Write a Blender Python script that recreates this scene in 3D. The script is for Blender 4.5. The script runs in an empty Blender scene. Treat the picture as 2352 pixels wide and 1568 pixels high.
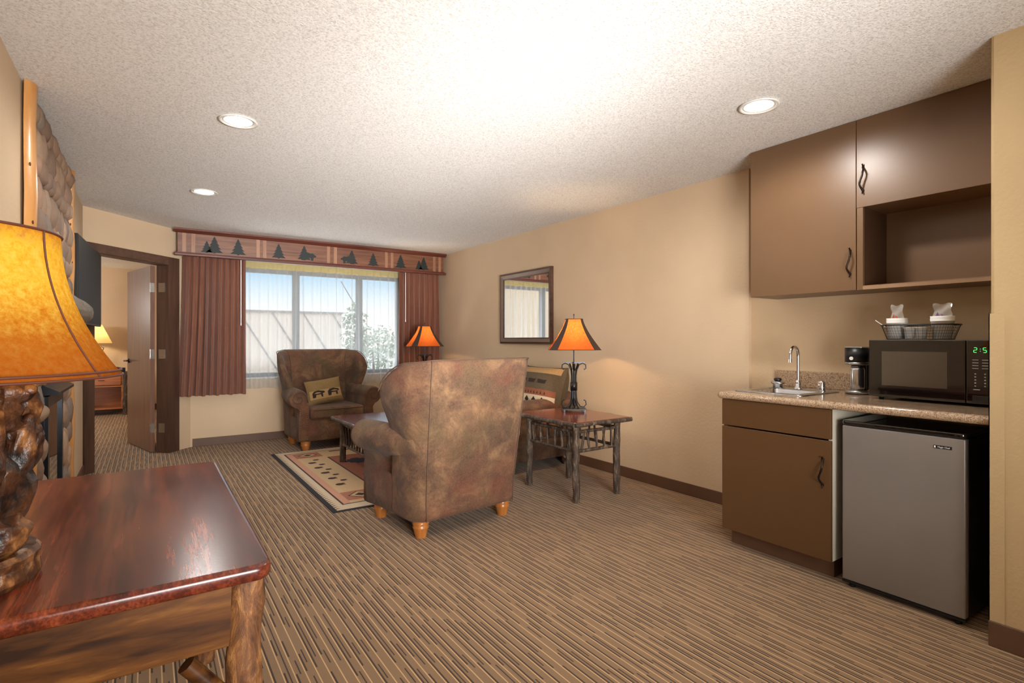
import bpy, bmesh, math, random
from mathutils import Vector, Matrix, noise
R = random.Random(7)
PI = math.pi
scn = bpy.context.scene
COL = scn.collection

# ------------------------------------------------------------------ mesh helpers
class MB:
    def __init__(s): s.v = []; s.f = []; s.m = []; s.sm = []
    def add(s, vs, fs, mi=0, smooth=False):
        o = len(s.v); s.v += [tuple(v) for v in vs]
        for f in fs: s.f.append([i + o for i in f]); s.m.append(mi); s.sm.append(smooth)
        return s
    def box(s, x0, x1, y0, y1, z0, z1, mi=0, bevel=0.0, seg=2, M=None):
        bm = bmesh.new()
        vs = [bm.verts.new((x, y, z)) for x in (x0, x1) for y in (y0, y1) for z in (z0, z1)]
        for q in ((0, 1, 3, 2), (4, 6, 7, 5), (0, 4, 5, 1), (2, 3, 7, 6), (0, 2, 6, 4), (1, 5, 7, 3)):
            bm.faces.new([vs[i] for i in q])
        if bevel > 0:
            bmesh.ops.bevel(bm, geom=bm.edges[:], offset=bevel, segments=seg, profile=0.5, affect='EDGES')
        if M is not None: bmesh.ops.transform(bm, matrix=M, verts=bm.verts[:])
        bm.verts.index_update()
        s.add([v.co[:] for v in bm.verts], [[v.index for v in f.verts] for f in bm.faces], mi, bevel > 0 and seg > 2)
        bm.free(); return s
    def tube(s, pts, r, n=8, mi=0, caps=True, smooth=True, closed=False, wob=0.0):
        P = [Vector(p) for p in pts]; k = len(P)
        rr = r if isinstance(r, (list, tuple)) else [r] * k
        up = None; vs = []
        for i, p in enumerate(P):
            if closed: t = P[(i + 1) % k] - P[i - 1]
            else: t = P[min(i + 1, k - 1)] - P[max(i - 1, 0)]
            t = t.normalized() if t.length > 1e-9 else Vector((0, 0, 1))
            if up is None:
                a = Vector((0, 0, 1)) if abs(t.z) < .9 else Vector((1, 0, 0))
                up = t.cross(a).normalized()
            else:
                up = (up - t * up.dot(t))
                up = up.normalized() if up.length > 1e-6 else t.orthogonal().normalized()
            w = t.cross(up)
            for j in range(n):
                q = 2 * PI * j / n
                rad = rr[i] * (1 + (R.uniform(-wob, wob) if wob else 0))
                vs.append(p + (up * math.cos(q) + w * math.sin(q)) * rad)
        fs = []
        for i in range(k if closed else k - 1):
            for j in range(n):
                a = i * n + j; b = i * n + (j + 1) % n; i2 = (i + 1) % k
                fs.append([a, b, i2 * n + (j + 1) % n, i2 * n + j])
        s.add(vs, fs, mi, smooth)
        if caps and not closed:
            s.add(vs[:n], [list(range(n))[::-1]], mi); s.add(vs[-n:], [list(range(n))], mi)
        return s
    def lathe(s, prof, n=24, c=(0, 0, 0), mi=0, smooth=True, axis='z', wob=0.0):
        vs = []; k = len(prof)
        for r, z in prof:
            for j in range(n):
                q = 2 * PI * j / n
                rad = r * (1 + (R.uniform(-wob, wob) if wob else 0))
                x, y = rad * math.cos(q), rad * math.sin(q)
                p = (x, y, z) if axis == 'z' else ((z, x, y) if axis == 'x' else (y, z, x))
                vs.append((p[0] + c[0], p[1] + c[1], p[2] + c[2]))
        fs = [[i * n + j, i * n + (j + 1) % n, (i + 1) * n + (j + 1) % n, (i + 1) * n + j] for i in range(k - 1) for j in range(n)]
        s.add(vs, fs, mi, smooth)
        if prof[0][0] > 1e-6: s.add(vs[:n], [list(range(n))[::-1]], mi)
        if prof[-1][0] > 1e-6: s.add(vs[-n:], [list(range(n))], mi)
        return s
    def poly(s, pts, mi=0): return s.add(pts, [list(range(len(pts)))], mi)
    def prism(s, pts2, axis, a, b, mi=0):
        """extrude polygon pts2 along axis from a to b"""
        def mk(p, t):
            return {'x': (t, p[0], p[1]), 'y': (p[0], t, p[1]), 'z': (p[0], p[1], t)}[axis]
        n = len(pts2); vs = [mk(p, a) for p in pts2] + [mk(p, b) for p in pts2]
        fs = [list(range(n))[::-1], list(range(n, 2 * n))] + [[i, (i + 1) % n, n + (i + 1) % n, n + i] for i in range(n)]
        return s.add(vs, fs, mi)
    def blob(s, c, r, mi=0, sub=2, amp=0.0, fr=3.0, seed=0, rot=None, flat=False):
        bm = bmesh.new(); bmesh.ops.create_icosphere(bm, subdivisions=sub, radius=1)
        for v in bm.verts:
            d = v.co.copy()
            k = 1 + amp * noise.noise(d * fr + Vector((seed * 7.3, seed * 3.1, seed * 1.7)))
            co = Vector((d.x * r[0] * k, d.y * r[1] * k, d.z * r[2] * k))
            if rot: co = rot @ co
            v.co = co + Vector(c)
        bm.verts.index_update()
        s.add([v.co[:] for v in bm.verts], [[v.index for v in f.verts] for f in bm.faces], mi, not flat)
        bm.free(); return s
    def grid(s, nu, nv, fn, mi=0, smooth=True, wrap=False):
        vs = [fn(i / nu, j / nv) for j in range(nv + 1) for i in range(nu + (0 if wrap else 1))]
        w = nu if wrap else nu + 1
        fs = []
        for j in range(nv):
            for i in range(nu):
                i2 = (i + 1) % w
                fs.append([j * w + i, j * w + i2, (j + 1) * w + i2, (j + 1) * w + i])
        return s.add(vs, fs, mi, smooth)
    def build(s, name, mats, parent=None, loc=None, recalc=True, mods=None, rot=None):
        me = bpy.data.meshes.new(name)
        me.from_pydata(s.v, [], s.f)
        if not isinstance(mats, (list, tuple)): mats = [mats]
        for m in mats: me.materials.append(m)
        me.polygons.foreach_set('material_index', s.m)
        me.polygons.foreach_set('use_smooth', s.sm)
        if recalc:
            bm = bmesh.new(); bm.from_mesh(me)
            bmesh.ops.recalc_face_normals(bm, faces=bm.faces[:]); bm.to_mesh(me); bm.free()
        me.update()
        o = bpy.data.objects.new(name, me); COL.objects.link(o)
        if parent: o.parent = parent
        if loc: o.location = loc
        if rot: o.rotation_euler = rot
        for k, a in (mods or []):
            md = o.modifiers.new(k, k)
            for q, w in a.items(): setattr(md, q, w)
        return o

def tag(o, label, cat, group=None, kind=None):
    o['label'] = label; o['category'] = cat
    if group: o['group'] = group
    if kind: o['kind'] = kind
    return o
def thing(name, label, cat, loc=(0, 0, 0), rz=0, group=None):
    o = bpy.data.objects.new(name, None); COL.objects.link(o)
    o.empty_display_size = .1; o.location = loc; o.rotation_euler = (0, 0, rz)
    return tag(o, label, cat, group)
def struct(name, mb, m, **k):
    o = mb.build(name, m, **k); o['kind'] = 'structure'; return o
def sempty(name, loc=(0, 0, 0), rz=0):
    o = bpy.data.objects.new(name, None); COL.objects.link(o); o.location = loc; o.rotation_euler = (0, 0, rz)
    o['kind'] = 'structure'; return o
def copy_tree(o, parent=None):
    c = o.copy(); COL.objects.link(c); c.parent = parent
    for ch in list(o.children): copy_tree(ch, c)
    return c

# ------------------------------------------------------------------ material helpers
def lin(c):
    return tuple((x / 255 / 12.92 if x / 255 <= .04045 else ((x / 255 + .055) / 1.055) ** 2.4) for x in c) + (1,)
class N:
    def __init__(s, name):
        s.m = bpy.data.materials.new(name); s.m.use_nodes = True
        s.nt = s.m.node_tree; s.n = s.nt.nodes; s.l = s.nt.links
        s.b = s.n['Principled BSDF']; s.out = s.n['Material Output']
    def node(s, t, **k):
        x = s.n.new(t)
        for a, v in k.items():
            if a in ('ins',):
                for kk, vv in v.items():
                    if isinstance(vv, bpy.types.NodeSocket): s.l.new(vv, x.inputs[kk])
                    else: x.inputs[kk].default_value = vv
            else: setattr(x, a, v)
        return x
    def co(s, scale=(1, 1, 1), rot=(0, 0, 0), loc=(0, 0, 0), space='Object'):
        t = s.node('ShaderNodeTexCoord')
        return s.node('ShaderNodeMapping', ins={'Vector': t.outputs[space], 'Scale': scale, 'Rotation': rot, 'Location': loc}).outputs[0]
    def noise(s, sc, det=4, vec=None, rough=.55, dist=0):
        return s.node('ShaderNodeTexNoise', ins={'Scale': sc, 'Detail': det, 'Roughness': rough, 'Distortion': dist, 'Vector': vec or s.co()}).outputs[0]
    def math(s, op, a, b=0, c=0):
        x = s.node('ShaderNodeMath', operation=op)
        for i, v in enumerate((a, b, c)):
            if isinstance(v, bpy.types.NodeSocket): s.l.new(v, x.inputs[i])
            else: x.inputs[i].default_value = v
        return x.outputs[0]
    def ramp(s, fac, stops, interp='LINEAR'):
        x = s.node('ShaderNodeValToRGB'); x.color_ramp.interpolation = interp
        e = x.color_ramp.elements
        while len(e) < len(stops): e.new(.5)
        for el, (p, c) in zip(e, stops): el.position = p; el.color = c if len(c) == 4 else lin(c)
        s.l.new(fac, x.inputs[0]); return x.outputs[0]
    def mix(s, f, a, b, mode='MIX'):
        x = s.node('ShaderNodeMix', data_type='RGBA', blend_type=mode)
        for i, v in ((0, f), (6, a), (7, b)):
            if isinstance(v, bpy.types.NodeSocket): s.l.new(v, x.inputs[i])
            else: x.inputs[i].default_value = v if i == 0 else (v if len(v) == 4 else lin(v))
        return x.outputs[2]
    def set(s, **k):
        nm = {'col': 'Base Color', 'rough': 'Roughness', 'metal': 'Metallic', 'spec': 'Specular IOR Level', 'coat': 'Coat Weight', 'coatr': 'Coat Roughness', 'sheen': 'Sheen Weight', 'trans': 'Transmission Weight', 'alpha': 'Alpha', 'ecol': 'Emission Color', 'estr': 'Emission Strength'}
        for a, v in k.items():
            i = s.b.inputs[nm[a]]
            if isinstance(v, bpy.types.NodeSocket): s.l.new(v, i)
            elif a in ('col', 'ecol'): i.default_value = v if len(v) == 4 else lin(v)
            else: i.default_value = v
        return s
    def bump(s, h, st=.3, d=.01):
        x = s.node('ShaderNodeBump', ins={'Strength': st, 'Distance': d, 'Height': h}); s.l.new(x.outputs[0], s.b.inputs['Normal']); return s
def plain(name, col, rough=.5, var=.07, sc=12, **k):
    n = N(name); c = lin(col)
    a = tuple(max(0, x * (1 - var)) for x in c[:3]) + (1,); b = tuple(min(1, x * (1 + var)) for x in c[:3]) + (1,)
    n.set(col=n.ramp(n.noise(sc), [(.3, a), (.7, b)]), rough=rough, **k); return n.m
def wood(name, c1, c2, c3, rough=.35, axis=1, sc=1.0, coat=0.0, knots=False, st=14, lo=.28, hi=.75):
    n = N(name); s_ = [st * sc] * 3; s_[axis] = 1.0 * sc
    v = n.co(scale=tuple(s_)); f = n.noise(1.6, 6, v, .62, .6)
    big = n.noise(.9 * sc, 2, n.co(scale=tuple(2.2 if i != axis else .5 for i in range(3))))
    col = n.ramp(f, [(lo, c1), (.51, c2), (hi, c3)])
    col = n.mix(n.ramp(big, [(.35, (0, 0, 0, 1)), (.7, (1, 1, 1, 1))]), col, n.mix(.5, col, c1))
    if knots:
        w = n.node('ShaderNodeTexVoronoi', ins={'Scale': 3.0, 'Vector': n.co(scale=tuple(1.0 if i == axis else 1.6 for i in range(3)))})
        col = n.mix(n.ramp(w.outputs['Distance'], [(.05, (1, 1, 1, 1)), (.12, (0, 0, 0, 1))]), col, c1)
    n.set(col=col, rough=rough, coat=coat, coatr=.15); n.bump(f, .15, .003); return n.m

M = {}
# walls
def wallmat(name, col):
    n = N(name); a = n.noise(55, 3); b = n.noise(2, 2)
    c = lin(col); d = tuple(x * .93 for x in c[:3]) + (1,)
    n.set(col=n.ramp(b, [(.3, d), (.7, c)]), rough=.75, spec=.25); n.bump(a, .28, .006); return n.m
M['wall'] = wallmat('wall_paint', (216, 191, 159))
M['wallk'] = wallmat('wall_paint_kitchen', (210, 184, 149))
M['wallt'] = wallmat('wall_paint_entry', (198, 171, 128))
n = N('ceiling_popcorn'); a = n.noise(115, 4, rough=.7); n.set(col=n.ramp(a, [(.36, (204, 200, 195)), (.5, (236, 233, 228)), (.7, (248, 246, 243))]), rough=.9, spec=.1); n.bump(a, .8, .007); M['ceil'] = n.m
M['white'] = plain('white_paint', (222, 219, 212), .6, .03)
# carpet: lengthwise pin stripes with staggered dark dashes
n = N('striped_carpet'); tc = n.node('ShaderNodeTexCoord'); sp = n.node('ShaderNodeSeparateXYZ', ins={0: tc.outputs['Object']})
P_ = .0365; u = n.math('DIVIDE', sp.outputs[0], P_); fu = n.math('FRACT', u); iu = n.math('FLOOR', u)
def band(x, c, w): return n.math('LESS_THAN', n.math('ABSOLUTE', n.math('SUBTRACT', x, c)), w)
light = band(fu, .15, .06)
def dash(c, w, seed, thr, L):
    wn = n.node('ShaderNodeTexWhiteNoise', noise_dimensions='1D', ins={'W': n.math('ADD', n.math('MULTIPLY', iu, 7.13), seed)})
    off = n.math('MULTIPLY', wn.outputs[0], 5.0)
    seg = n.math('FLOOR', n.math('ADD', n.math('DIVIDE', sp.outputs[1], L), off))
    w2 = n.node('ShaderNodeTexWhiteNoise', noise_dimensions='2D', ins={'Vector': n.node('ShaderNodeCombineXYZ', ins={0: iu, 1: n.math('ADD', seg, seed)}).outputs[0]})
    return n.math('MULTIPLY', band(fu, c, w), n.math('LESS_THAN', w2.outputs[0], thr))
d1 = dash(.33, .085, 1.0, .68, .13); d2 = dash(.70, .065, 5.0, .5, .10)
fine = n.noise(420, 2); big = n.noise(2.2, 3)
base = n.mix(fine, (98, 76, 54), (156, 128, 96)); base = n.mix(n.math('MULTIPLY', big, .35), base, (150, 112, 78))
dashc = n.math('MAXIMUM', d1, d2)
c = n.mix(n.math('MULTIPLY', dashc, .88), base, (44, 30, 24)); c = n.mix(n.math('MULTIPLY', light, .9), c, (206, 168, 120))
n.set(col=c, rough=.95, spec=.1, sheen=.15); n.bump(n.math('ADD', n.math('MULTIPLY', light, .5), fine), .35, .004); M['carpet'] = n.m
M['base'] = plain('brown_rubber_baseboard', (98, 70, 52), .5)
M['casing'] = wood('walnut_casing', (62, 42, 33), (88, 62, 50), (104, 76, 62), .4, 2)
M['casing_h'] = wood('walnut_casing_header', (70, 49, 39), (96, 70, 56), (110, 82, 66), .4, 0)
M['leaf'] = wood('walnut_door_veneer', (92, 62, 46), (120, 84, 66), (138, 100, 80), .32, 2, coat=.1)
# suede
def suede(name, k=1.0, seed=0):
    n = N(name); v = n.co(loc=(seed, seed * .5, 0)); a = n.noise(5.5, 7, v, .68, .6); b = n.noise(2.6, 3, n.co(loc=(5 + seed, 2, 1)), .5, .5); c_ = n.noise(95, 3)
    col = n.ramp(a, [(.30, (44, 27, 25)), (.44, (78, 53, 42)), (.57, (116, 86, 62)), (.74, (154, 120, 86))])
    col = n.mix(n.ramp(b, [(.46, (0, 0, 0, 1)), (.66, (.75, .75, .75, 1))]), col, (98, 44, 34))
    b2 = n.noise(3.1, 3, n.co(loc=(1 + seed, 9, 4)), .5, .5)
    col = n.mix(n.ramp(b2, [(.50, (0, 0, 0, 1)), (.68, (.6, .6, .6, 1))]), col, (72, 62, 40))
    col = n.mix(n.ramp(n.noise(7, 6, n.co(loc=(8, seed, 3)), .7), [(.36, (.55, .55, .55, 1)), (.5, (0, 0, 0, 1))]), col, (58, 34, 32))
    col = n.mix(.2, col, n.mix(c_, (60, 40, 30), (190, 160, 125)))
    if k != 1: col = n.mix(1 - k, col, (0, 0, 0, 1))
    n.set(col=col, rough=.85, spec=.15, sheen=.08); n.bump(n.noise(9, 3), .25, .02); return n.m
M['suede'] = suede('mottled_brown_suede'); M['suede2'] = suede('mottled_brown_suede_sofa', .9, 3)
M['welt'] = plain('dark_brown_piping', (84, 62, 48), .7)
M['foot'] = wood('honey_turned_wood', (150, 88, 38), (188, 118, 56), (210, 142, 76), .3, 2, coat=.4)
M['nail'] = plain('antique_brass_nails', (150, 120, 85), .35, metal=.9)
M['bronze'] = plain('dark_bronze_metal', (52, 42, 36), .35, metal=.8)
M['iron'] = plain('wrought_iron', (44, 46, 50), .28, metal=.85)
M['black'] = plain('black_plastic', (16, 16, 18), .35)
M['gloss'] = plain('black_gloss_glass', (9, 9, 10), .04, coat=1.0, coatr=.02)
M['tv'] = plain('television_screen', (44, 49, 50), .55)
M['steel'] = plain('brushed_steel', (190, 190, 190), .22, .05, 40, metal=1.0)
M['chrome'] = plain('chrome', (225, 225, 228), .07, .02, metal=1.0)
n = N('fridge_silver'); n.set(col=n.ramp(n.noise(2, 3), [(.3, (140, 134, 130)), (.7, (150, 144, 140))]), rough=.42, metal=.45); M['fridge'] = n.m
M['redwood'] = wood('reddish_table_top', (78, 26, 18), (118, 44, 28), (150, 70, 42), .2, 1, coat=.5)
def bark(name, c1, c2, c3):
    n = N(name); f = n.noise(30, 6, n.co(scale=(1, 1, .35)), .7, .5)
    n.set(col=n.ramp(f, [(.33, c1), (.52, c2), (.68, c3)]), rough=.6); n.bump(f, .7, .012); return n.m
M['bark'] = bark('hickory_bark', (34, 26, 22), (78, 62, 50), (140, 120, 98))
M['bark2'] = bark('desk_log_bark', (48, 26, 14), (112, 70, 36), (168, 118, 66))
M['apron'] = wood('orange_brown_apron', (46, 24, 10), (98, 58, 22), (146, 96, 42), .3, 0, coat=.25, knots=True, st=9, lo=.38, hi=.62)
M['apron_y'] = wood('orange_brown_apron_side', (60, 30, 14), (118, 66, 28), (150, 92, 42), .3, 1, coat=.4, st=16)
# desk top with broad boards
n = N('dark_red_desk_top'); v = n.co(scale=(16, 1.2, 16)); f = n.noise(1.6, 5, v, .5, .25)
tc = n.node('ShaderNodeTexCoord'); sp = n.node('ShaderNodeSeparateXYZ', ins={0: tc.outputs['Object']})
bd = n.node('ShaderNodeTexWhiteNoise', noise_dimensions='1D', ins={'W': n.math('FLOOR', n.math('DIVIDE', sp.outputs[0], .13))})
col = n.ramp(f, [(.3, (58, 20, 13)), (.5, (112, 46, 28)), (.72, (162, 82, 48))]); cl = n.noise(2.2, 2, n.co(scale=(1.6, .7, 1)), .4)
col = n.mix(n.math('MULTIPLY', bd.outputs[0], .45), col, (56, 26, 22)); col = n.mix(n.ramp(cl, [(.4, (0, 0, 0, 1)), (.75, (.5, .5, .5, 1))]), col, (164, 82, 40))
fg = n.noise(5.0, 6, n.co(scale=(34, 1.6, 34)), .7); col = n.mix(n.ramp(fg, [(.42, (.55, .55, .55, 1)), (.6, (0, 0, 0, 1))]), col, (34, 13, 10))
scr = n.noise(5, 4, n.co(scale=(3, .6, 1)), .5)
n.set(col=col, rough=n.math('ADD', .17, n.math('MULTIPLY', scr, .12)), coat=.12, coatr=.12); M['desk'] = n.m
M['pine'] = wood('golden_pine_log', (176, 112, 50), (208, 150, 84), (226, 176, 112), .35, 2, coat=.3, knots=True, st=9)
M['pine_end'] = plain('cut_log_end', (200, 170, 125), .6)
M['greywood'] = wood('grey_weathered_log', (92, 84, 74), (140, 130, 115), (178, 168, 150), .7, 1)
# stones: colour per island
n = N('river_stone'); g = n.node('ShaderNodeNewGeometry'); f = n.noise(26, 5, rough=.65)
col = n.ramp(g.outputs['Random Per Island'], [(0, (134, 108, 90)), (.25, (176, 146, 118)), (.5, (150, 120, 98)), (.7, (122, 112, 104)), (.85, (196, 162, 130)), (1, (156, 116, 96))])
col = n.mix(n.math('MULTIPLY', f, .55), col, (84, 68, 58)); n.set(col=col, rough=.75); n.bump(f, .35, .008); M['stone'] = n.m
M['mortar'] = plain('grey_mortar', (104, 94, 84), .9)
n = N('drape_cloth'); a = n.noise(60, 4, n.co(scale=(1, 1, .05))); b = n.noise(8, 3)
n.set(col=n.mix(b, n.ramp(a, [(.3, (98, 60, 46)), (.7, (146, 96, 74))]), (130, 84, 66)), rough=.75, spec=.1, sheen=.2); M['drape'] = n.m
def translucent(name, col, tcol, ftr, ftransp=0.0, tex=None, rough=.8):
    n = N(name); cc = tex(n) if tex else lin(col)
    d = n.node('ShaderNodeBsdfDiffuse'); t = n.node('ShaderNodeBsdfTranslucent'); tp = n.node('ShaderNodeBsdfTransparent')
    for x, q in ((d, cc), (t, lin(tcol) if tcol else cc)):
        if isinstance(q, bpy.types.NodeSocket): n.l.new(q, x.inputs['Color'])
        else: x.inputs['Color'].default_value = q
    m1 = n.node('ShaderNodeMixShader', ins={0: ftr, 1: d.outputs[0], 2: t.outputs[0]})
    m2 = n.node('ShaderNodeMixShader', ins={0: ftransp, 1: m1.outputs[0], 2: tp.outputs[0]})
    n.l.new(m2.outputs[0], n.out.inputs[0]); return n.m
n = N('white_sheer'); d = n.node('ShaderNodeBsdfDiffuse', ins={'Color': lin((214, 216, 216))}); t_ = n.node('ShaderNodeBsdfTranslucent', ins={'Color': lin((206, 210, 212))}); tp = n.node('ShaderNodeBsdfTransparent')
lw = n.node('ShaderNodeLayerWeight', ins={'Blend': .5}); m1 = n.node('ShaderNodeMixShader', ins={0: .42, 1: d.outputs[0], 2: t_.outputs[0]})
fac = n.math('SUBTRACT', .66, n.math('MULTIPLY', n.math('POWER', lw.outputs['Facing'], 1.6), .75)); fac = n.math('MAXIMUM', fac, .1)
m2 = n.node('ShaderNodeMixShader', ins={0: fac, 1: m1.outputs[0], 2: tp.outputs[0]}); n.l.new(m2.outputs[0], n.out.inputs[0]); M['sheer'] = n.m
M['sheer_head'] = translucent('sheer_header_lit_yellow', (226, 214, 160), (224, 214, 150), .5, .25)  # yellow of the lit wall behind is painted into the header colour
M['oak'] = wood('reddish_oak', (80, 46, 32), (120, 76, 52), (142, 96, 68), .4, 0, st=18)
M['oak_v'] = wood('light_oak_strip', (128, 86, 62), (160, 116, 88), (176, 134, 104), .4, 2, st=18)
M['oak_d'] = wood('dark_oak_moulding', (72, 34, 26), (98, 50, 38), (116, 64, 48), .35, 0)
M['tree'] = plain('green_black_paint', (16, 26, 26), .6)
n = N('window_glass'); gl = n.node('ShaderNodeBsdfGlossy', ins={'Roughness': .02}); tp = n.node('ShaderNodeBsdfTransparent', ins={'Color': (.96, .98, .98, 1)}); ly = n.node('ShaderNodeLayerWeight', ins={'Blend': .1})
ms = n.node('ShaderNodeMixShader', ins={0: ly.outputs['Fresnel'], 1: tp.outputs[0], 2: gl.outputs[0]}); n.l.new(ms.outputs[0], n.out.inputs[0]); M['glass'] = n.m
M['wframe'] = plain('window_frame_vinyl', (108, 114, 118), .5)
M['mirror'] = plain('mirror_glass', (240, 240, 240), .02, 0, metal=1.0)
M['mframe'] = wood('brown_mirror_frame', (58, 38, 28), (88, 62, 48), (112, 84, 68), .3, 1, coat=.3)
M['mframe2'] = plain('pewter_inner_moulding', (140, 124, 112), .3, metal=.5)
# lampshades
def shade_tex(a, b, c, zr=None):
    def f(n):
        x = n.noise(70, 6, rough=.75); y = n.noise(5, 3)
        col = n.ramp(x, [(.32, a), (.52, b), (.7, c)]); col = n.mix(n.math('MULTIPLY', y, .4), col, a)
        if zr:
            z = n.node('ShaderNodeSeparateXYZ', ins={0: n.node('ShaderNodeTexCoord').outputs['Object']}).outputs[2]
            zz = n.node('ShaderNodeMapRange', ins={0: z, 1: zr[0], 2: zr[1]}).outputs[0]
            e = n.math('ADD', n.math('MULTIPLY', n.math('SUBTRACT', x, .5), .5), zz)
            col = n.mix(n.ramp(e, [(.0, (.85, .85, .85, 1)), (.25, (.72, .72, .72, 1)), (.62, (0, 0, 0, 1)), (.9, (0, 0, 0, 1)), (1, (.6, .6, .6, 1))]), col, zr[2])  # glow falloff painted into the shade colour, deeper orange towards the rims
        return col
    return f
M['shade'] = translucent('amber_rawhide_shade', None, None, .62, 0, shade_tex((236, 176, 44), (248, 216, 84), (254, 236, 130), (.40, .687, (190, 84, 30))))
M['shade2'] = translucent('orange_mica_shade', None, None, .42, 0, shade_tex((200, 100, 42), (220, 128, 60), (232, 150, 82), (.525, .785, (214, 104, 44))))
M['shade3'] = translucent('cream_shade', (220, 196, 140), None, .5)
M['stitch'] = plain('dark_leather_stitch', (84, 40, 20), .6)
M['trimdark'] = plain('dark_leather_panel', (58, 42, 34), .5)
n = N('carved_bear_wood'); f = n.noise(16, 5, rough=.6); vo = n.node('ShaderNodeTexVoronoi', ins={'Scale': 24.0, 'Vector': n.co(scale=(1, 1, .6))})
n.set(col=n.ramp(f, [(.38, (20, 11, 7)), (.54, (78, 45, 23)), (.68, (156, 106, 58))]), rough=.42, coat=.0); n.bump(n.math('ADD', vo.outputs['Distance'], n.math('MULTIPLY', f, .6)), .8, .02); M['bear'] = n.m
# kitchen
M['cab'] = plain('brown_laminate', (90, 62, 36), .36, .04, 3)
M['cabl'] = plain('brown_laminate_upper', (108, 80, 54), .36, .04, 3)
M['cabd'] = plain('dark_cabinet_inside', (70, 48, 32), .5)
M['cabe'] = plain('cabinet_edge_band', (150, 118, 88), .5)
M['almond'] = plain('almond_melamine', (206, 198, 180), .5, .02)
n = N('speckled_granite'); a = n.noise(240, 3, rough=.6); b = n.noise(90, 3); 
col = n.ramp(a, [(.3, (70, 52, 42)), (.42, (150, 124, 98)), (.55, (178, 152, 124)), (.7, (206, 186, 158))])
col = n.mix(n.ramp(b, [(.55, (0, 0, 0, 1)), (.62, (.7, .7, .7, 1))]), col, (116, 84, 66)); n.set(col=col, rough=.14, coat=.3); M['granite'] = n.m
M['cup'] = plain('white_foam_cup', (250, 249, 246), .6, .02)
n = N('clear_wrapper'); n.set(col=(230, 228, 222), rough=.12, alpha=.38, spec=.9); M['wrap'] = n.m
M['red'] = plain('red_print', (196, 70, 60), .5)
M['purple'] = plain('purple_print', (120, 80, 140), .5)
n = N('green_led'); n.set(col=(20, 60, 20), ecol=(60, 230, 90), estr=1.6); M['led'] = n.m
M['print'] = plain('grey_panel_print', (150, 150, 150), .5)
M['mwin'] = plain('microwave_window', (70, 62, 52), .08, .0, coat=1.0, coatr=.03)
# pillows
n = N('tapestry_brown'); f = n.noise(130, 3); n.set(col=n.mix(f, (104, 82, 50), (166, 136, 86)), rough=.9); M['tap'] = n.m
M['tap2'] = plain('tapestry_tan', (176, 142, 96), .9, .15, 120)
M['tapd'] = plain('tapestry_dark', (48, 36, 30), .9, .2, 120)
M['tapo'] = plain('tapestry_olive', (92, 78, 58), .9, .2, 90)
M['tapc'] = plain('tapestry_cream', (208, 188, 158), .9, .1, 120)
M['tapr'] = plain('tapestry_rust', (140, 84, 58), .9, .2, 120)
# rug
def rugm(nm, c): return plain(nm, c, .95, .12, 160)
RUG = [rugm('rug_cream', (206, 186, 158)), rugm('rug_charcoal', (40, 38, 42)), rugm('rug_brown_line', (66, 44, 36)), rugm('rug_beige', (198, 168, 128)), rugm('rug_pink_tan', (196, 146, 120)), rugm('rug_terracotta', (150, 90, 66)), rugm('rug_navy', (42, 36, 50)), rugm('rug_rose', (168, 112, 88))]
n = N('light_lens'); n.set(col=(255, 255, 255), ecol=(255, 246, 232), estr=9.0); M['lens'] = n.m
M['bulb'] = (lambda n: n.set(col=(255, 220, 160), ecol=(255, 190, 110), estr=6.0).m)(N('warm_bulb'))
M['redpine'] = wood('orange_pine_drawer', (150, 84, 40), (186, 112, 60), (200, 130, 76), .35, 0)
# outdoors
M['render'] = plain('pale_render_wall', (196, 184, 174), .9, .03)
M['cope'] = plain('dark_coping', (120, 118, 120), .7)
M['leaves'] = plain('pale_green_leaves', (120, 128, 108), .8, .3, 20)
M['ground'] = plain('pale_ground', (160, 154, 144), .9)

# ------------------------------------------------------------------ room shell
H = 2.44; XL = -.49; XR = 3.53; XK = 3.56; YF = 7.12; XE = 2.80; YE = .70; YB = -3.2
AX, AY = XL, 6.20; DX, DY = .6953, .7187; NX, NY = .7187, -.6953     # diagonal door wall, normal towards the room
DL = 1.28
def diag(t, o=0.0, z=0.0): return (AX + DX * t + NX * o, AY + DY * t + NY * o, z)
struct('floor', MB().box(-4.2, 3.8, YB - .1, 11.6, -.08, 0), M['carpet'])
c = MB(); c.box(-4.2, 3.8, YB - .1, YF + .14, H, H + .1); c.box(-4.2, .42, YF + .14, 11.6, H, H + .1)
struct('ceiling', c, M['ceil'])
w = MB(); w.box(XL - .12, XL, YB, AY + .02, 0, H); struct('wall_left', w, M['wall'])
w = MB(); w.box(XR, XR + .14, 2.2, YF + .12, 0, H, bevel=0); struct('wall_right', w, M['wall'])
w = MB(); w.box(XK, XK + .11, YE - .12, 2.2, 0, H); struct('wall_kitchen', w, M['wallk'])
w = MB()
w.prism([(XE, YB), (XE, YE - .012), (XE + .004, YE - .004), (XE + .012, YE), (XK + .1, YE), (XK + .1, YE - .12), (XE + .12, YE - .12), (XE + .12, YB)], 'z', 0, H)
struct('wall_entry', w, M['wallt'])
w = MB(); w.box(XL - .12, XE + .12, YB - .12, YB, 0, H); struct('wall_rear', w, M['wall'])
# window wall with opening
WX0, WX1, WZ0, WZ1 = .88, 2.95, .77, 2.09
w = MB(); w.box(.30, WX0, YF, YF + .12, 0, H); w.box(WX1, XR + .1, YF, YF + .12, 0, H); w.box(WX0, WX1, YF, YF + .12, 0, WZ0); w.box(WX0, WX1, YF, YF + .12, WZ1, H)
struct('wall_far', w, M['wall'])
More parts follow.
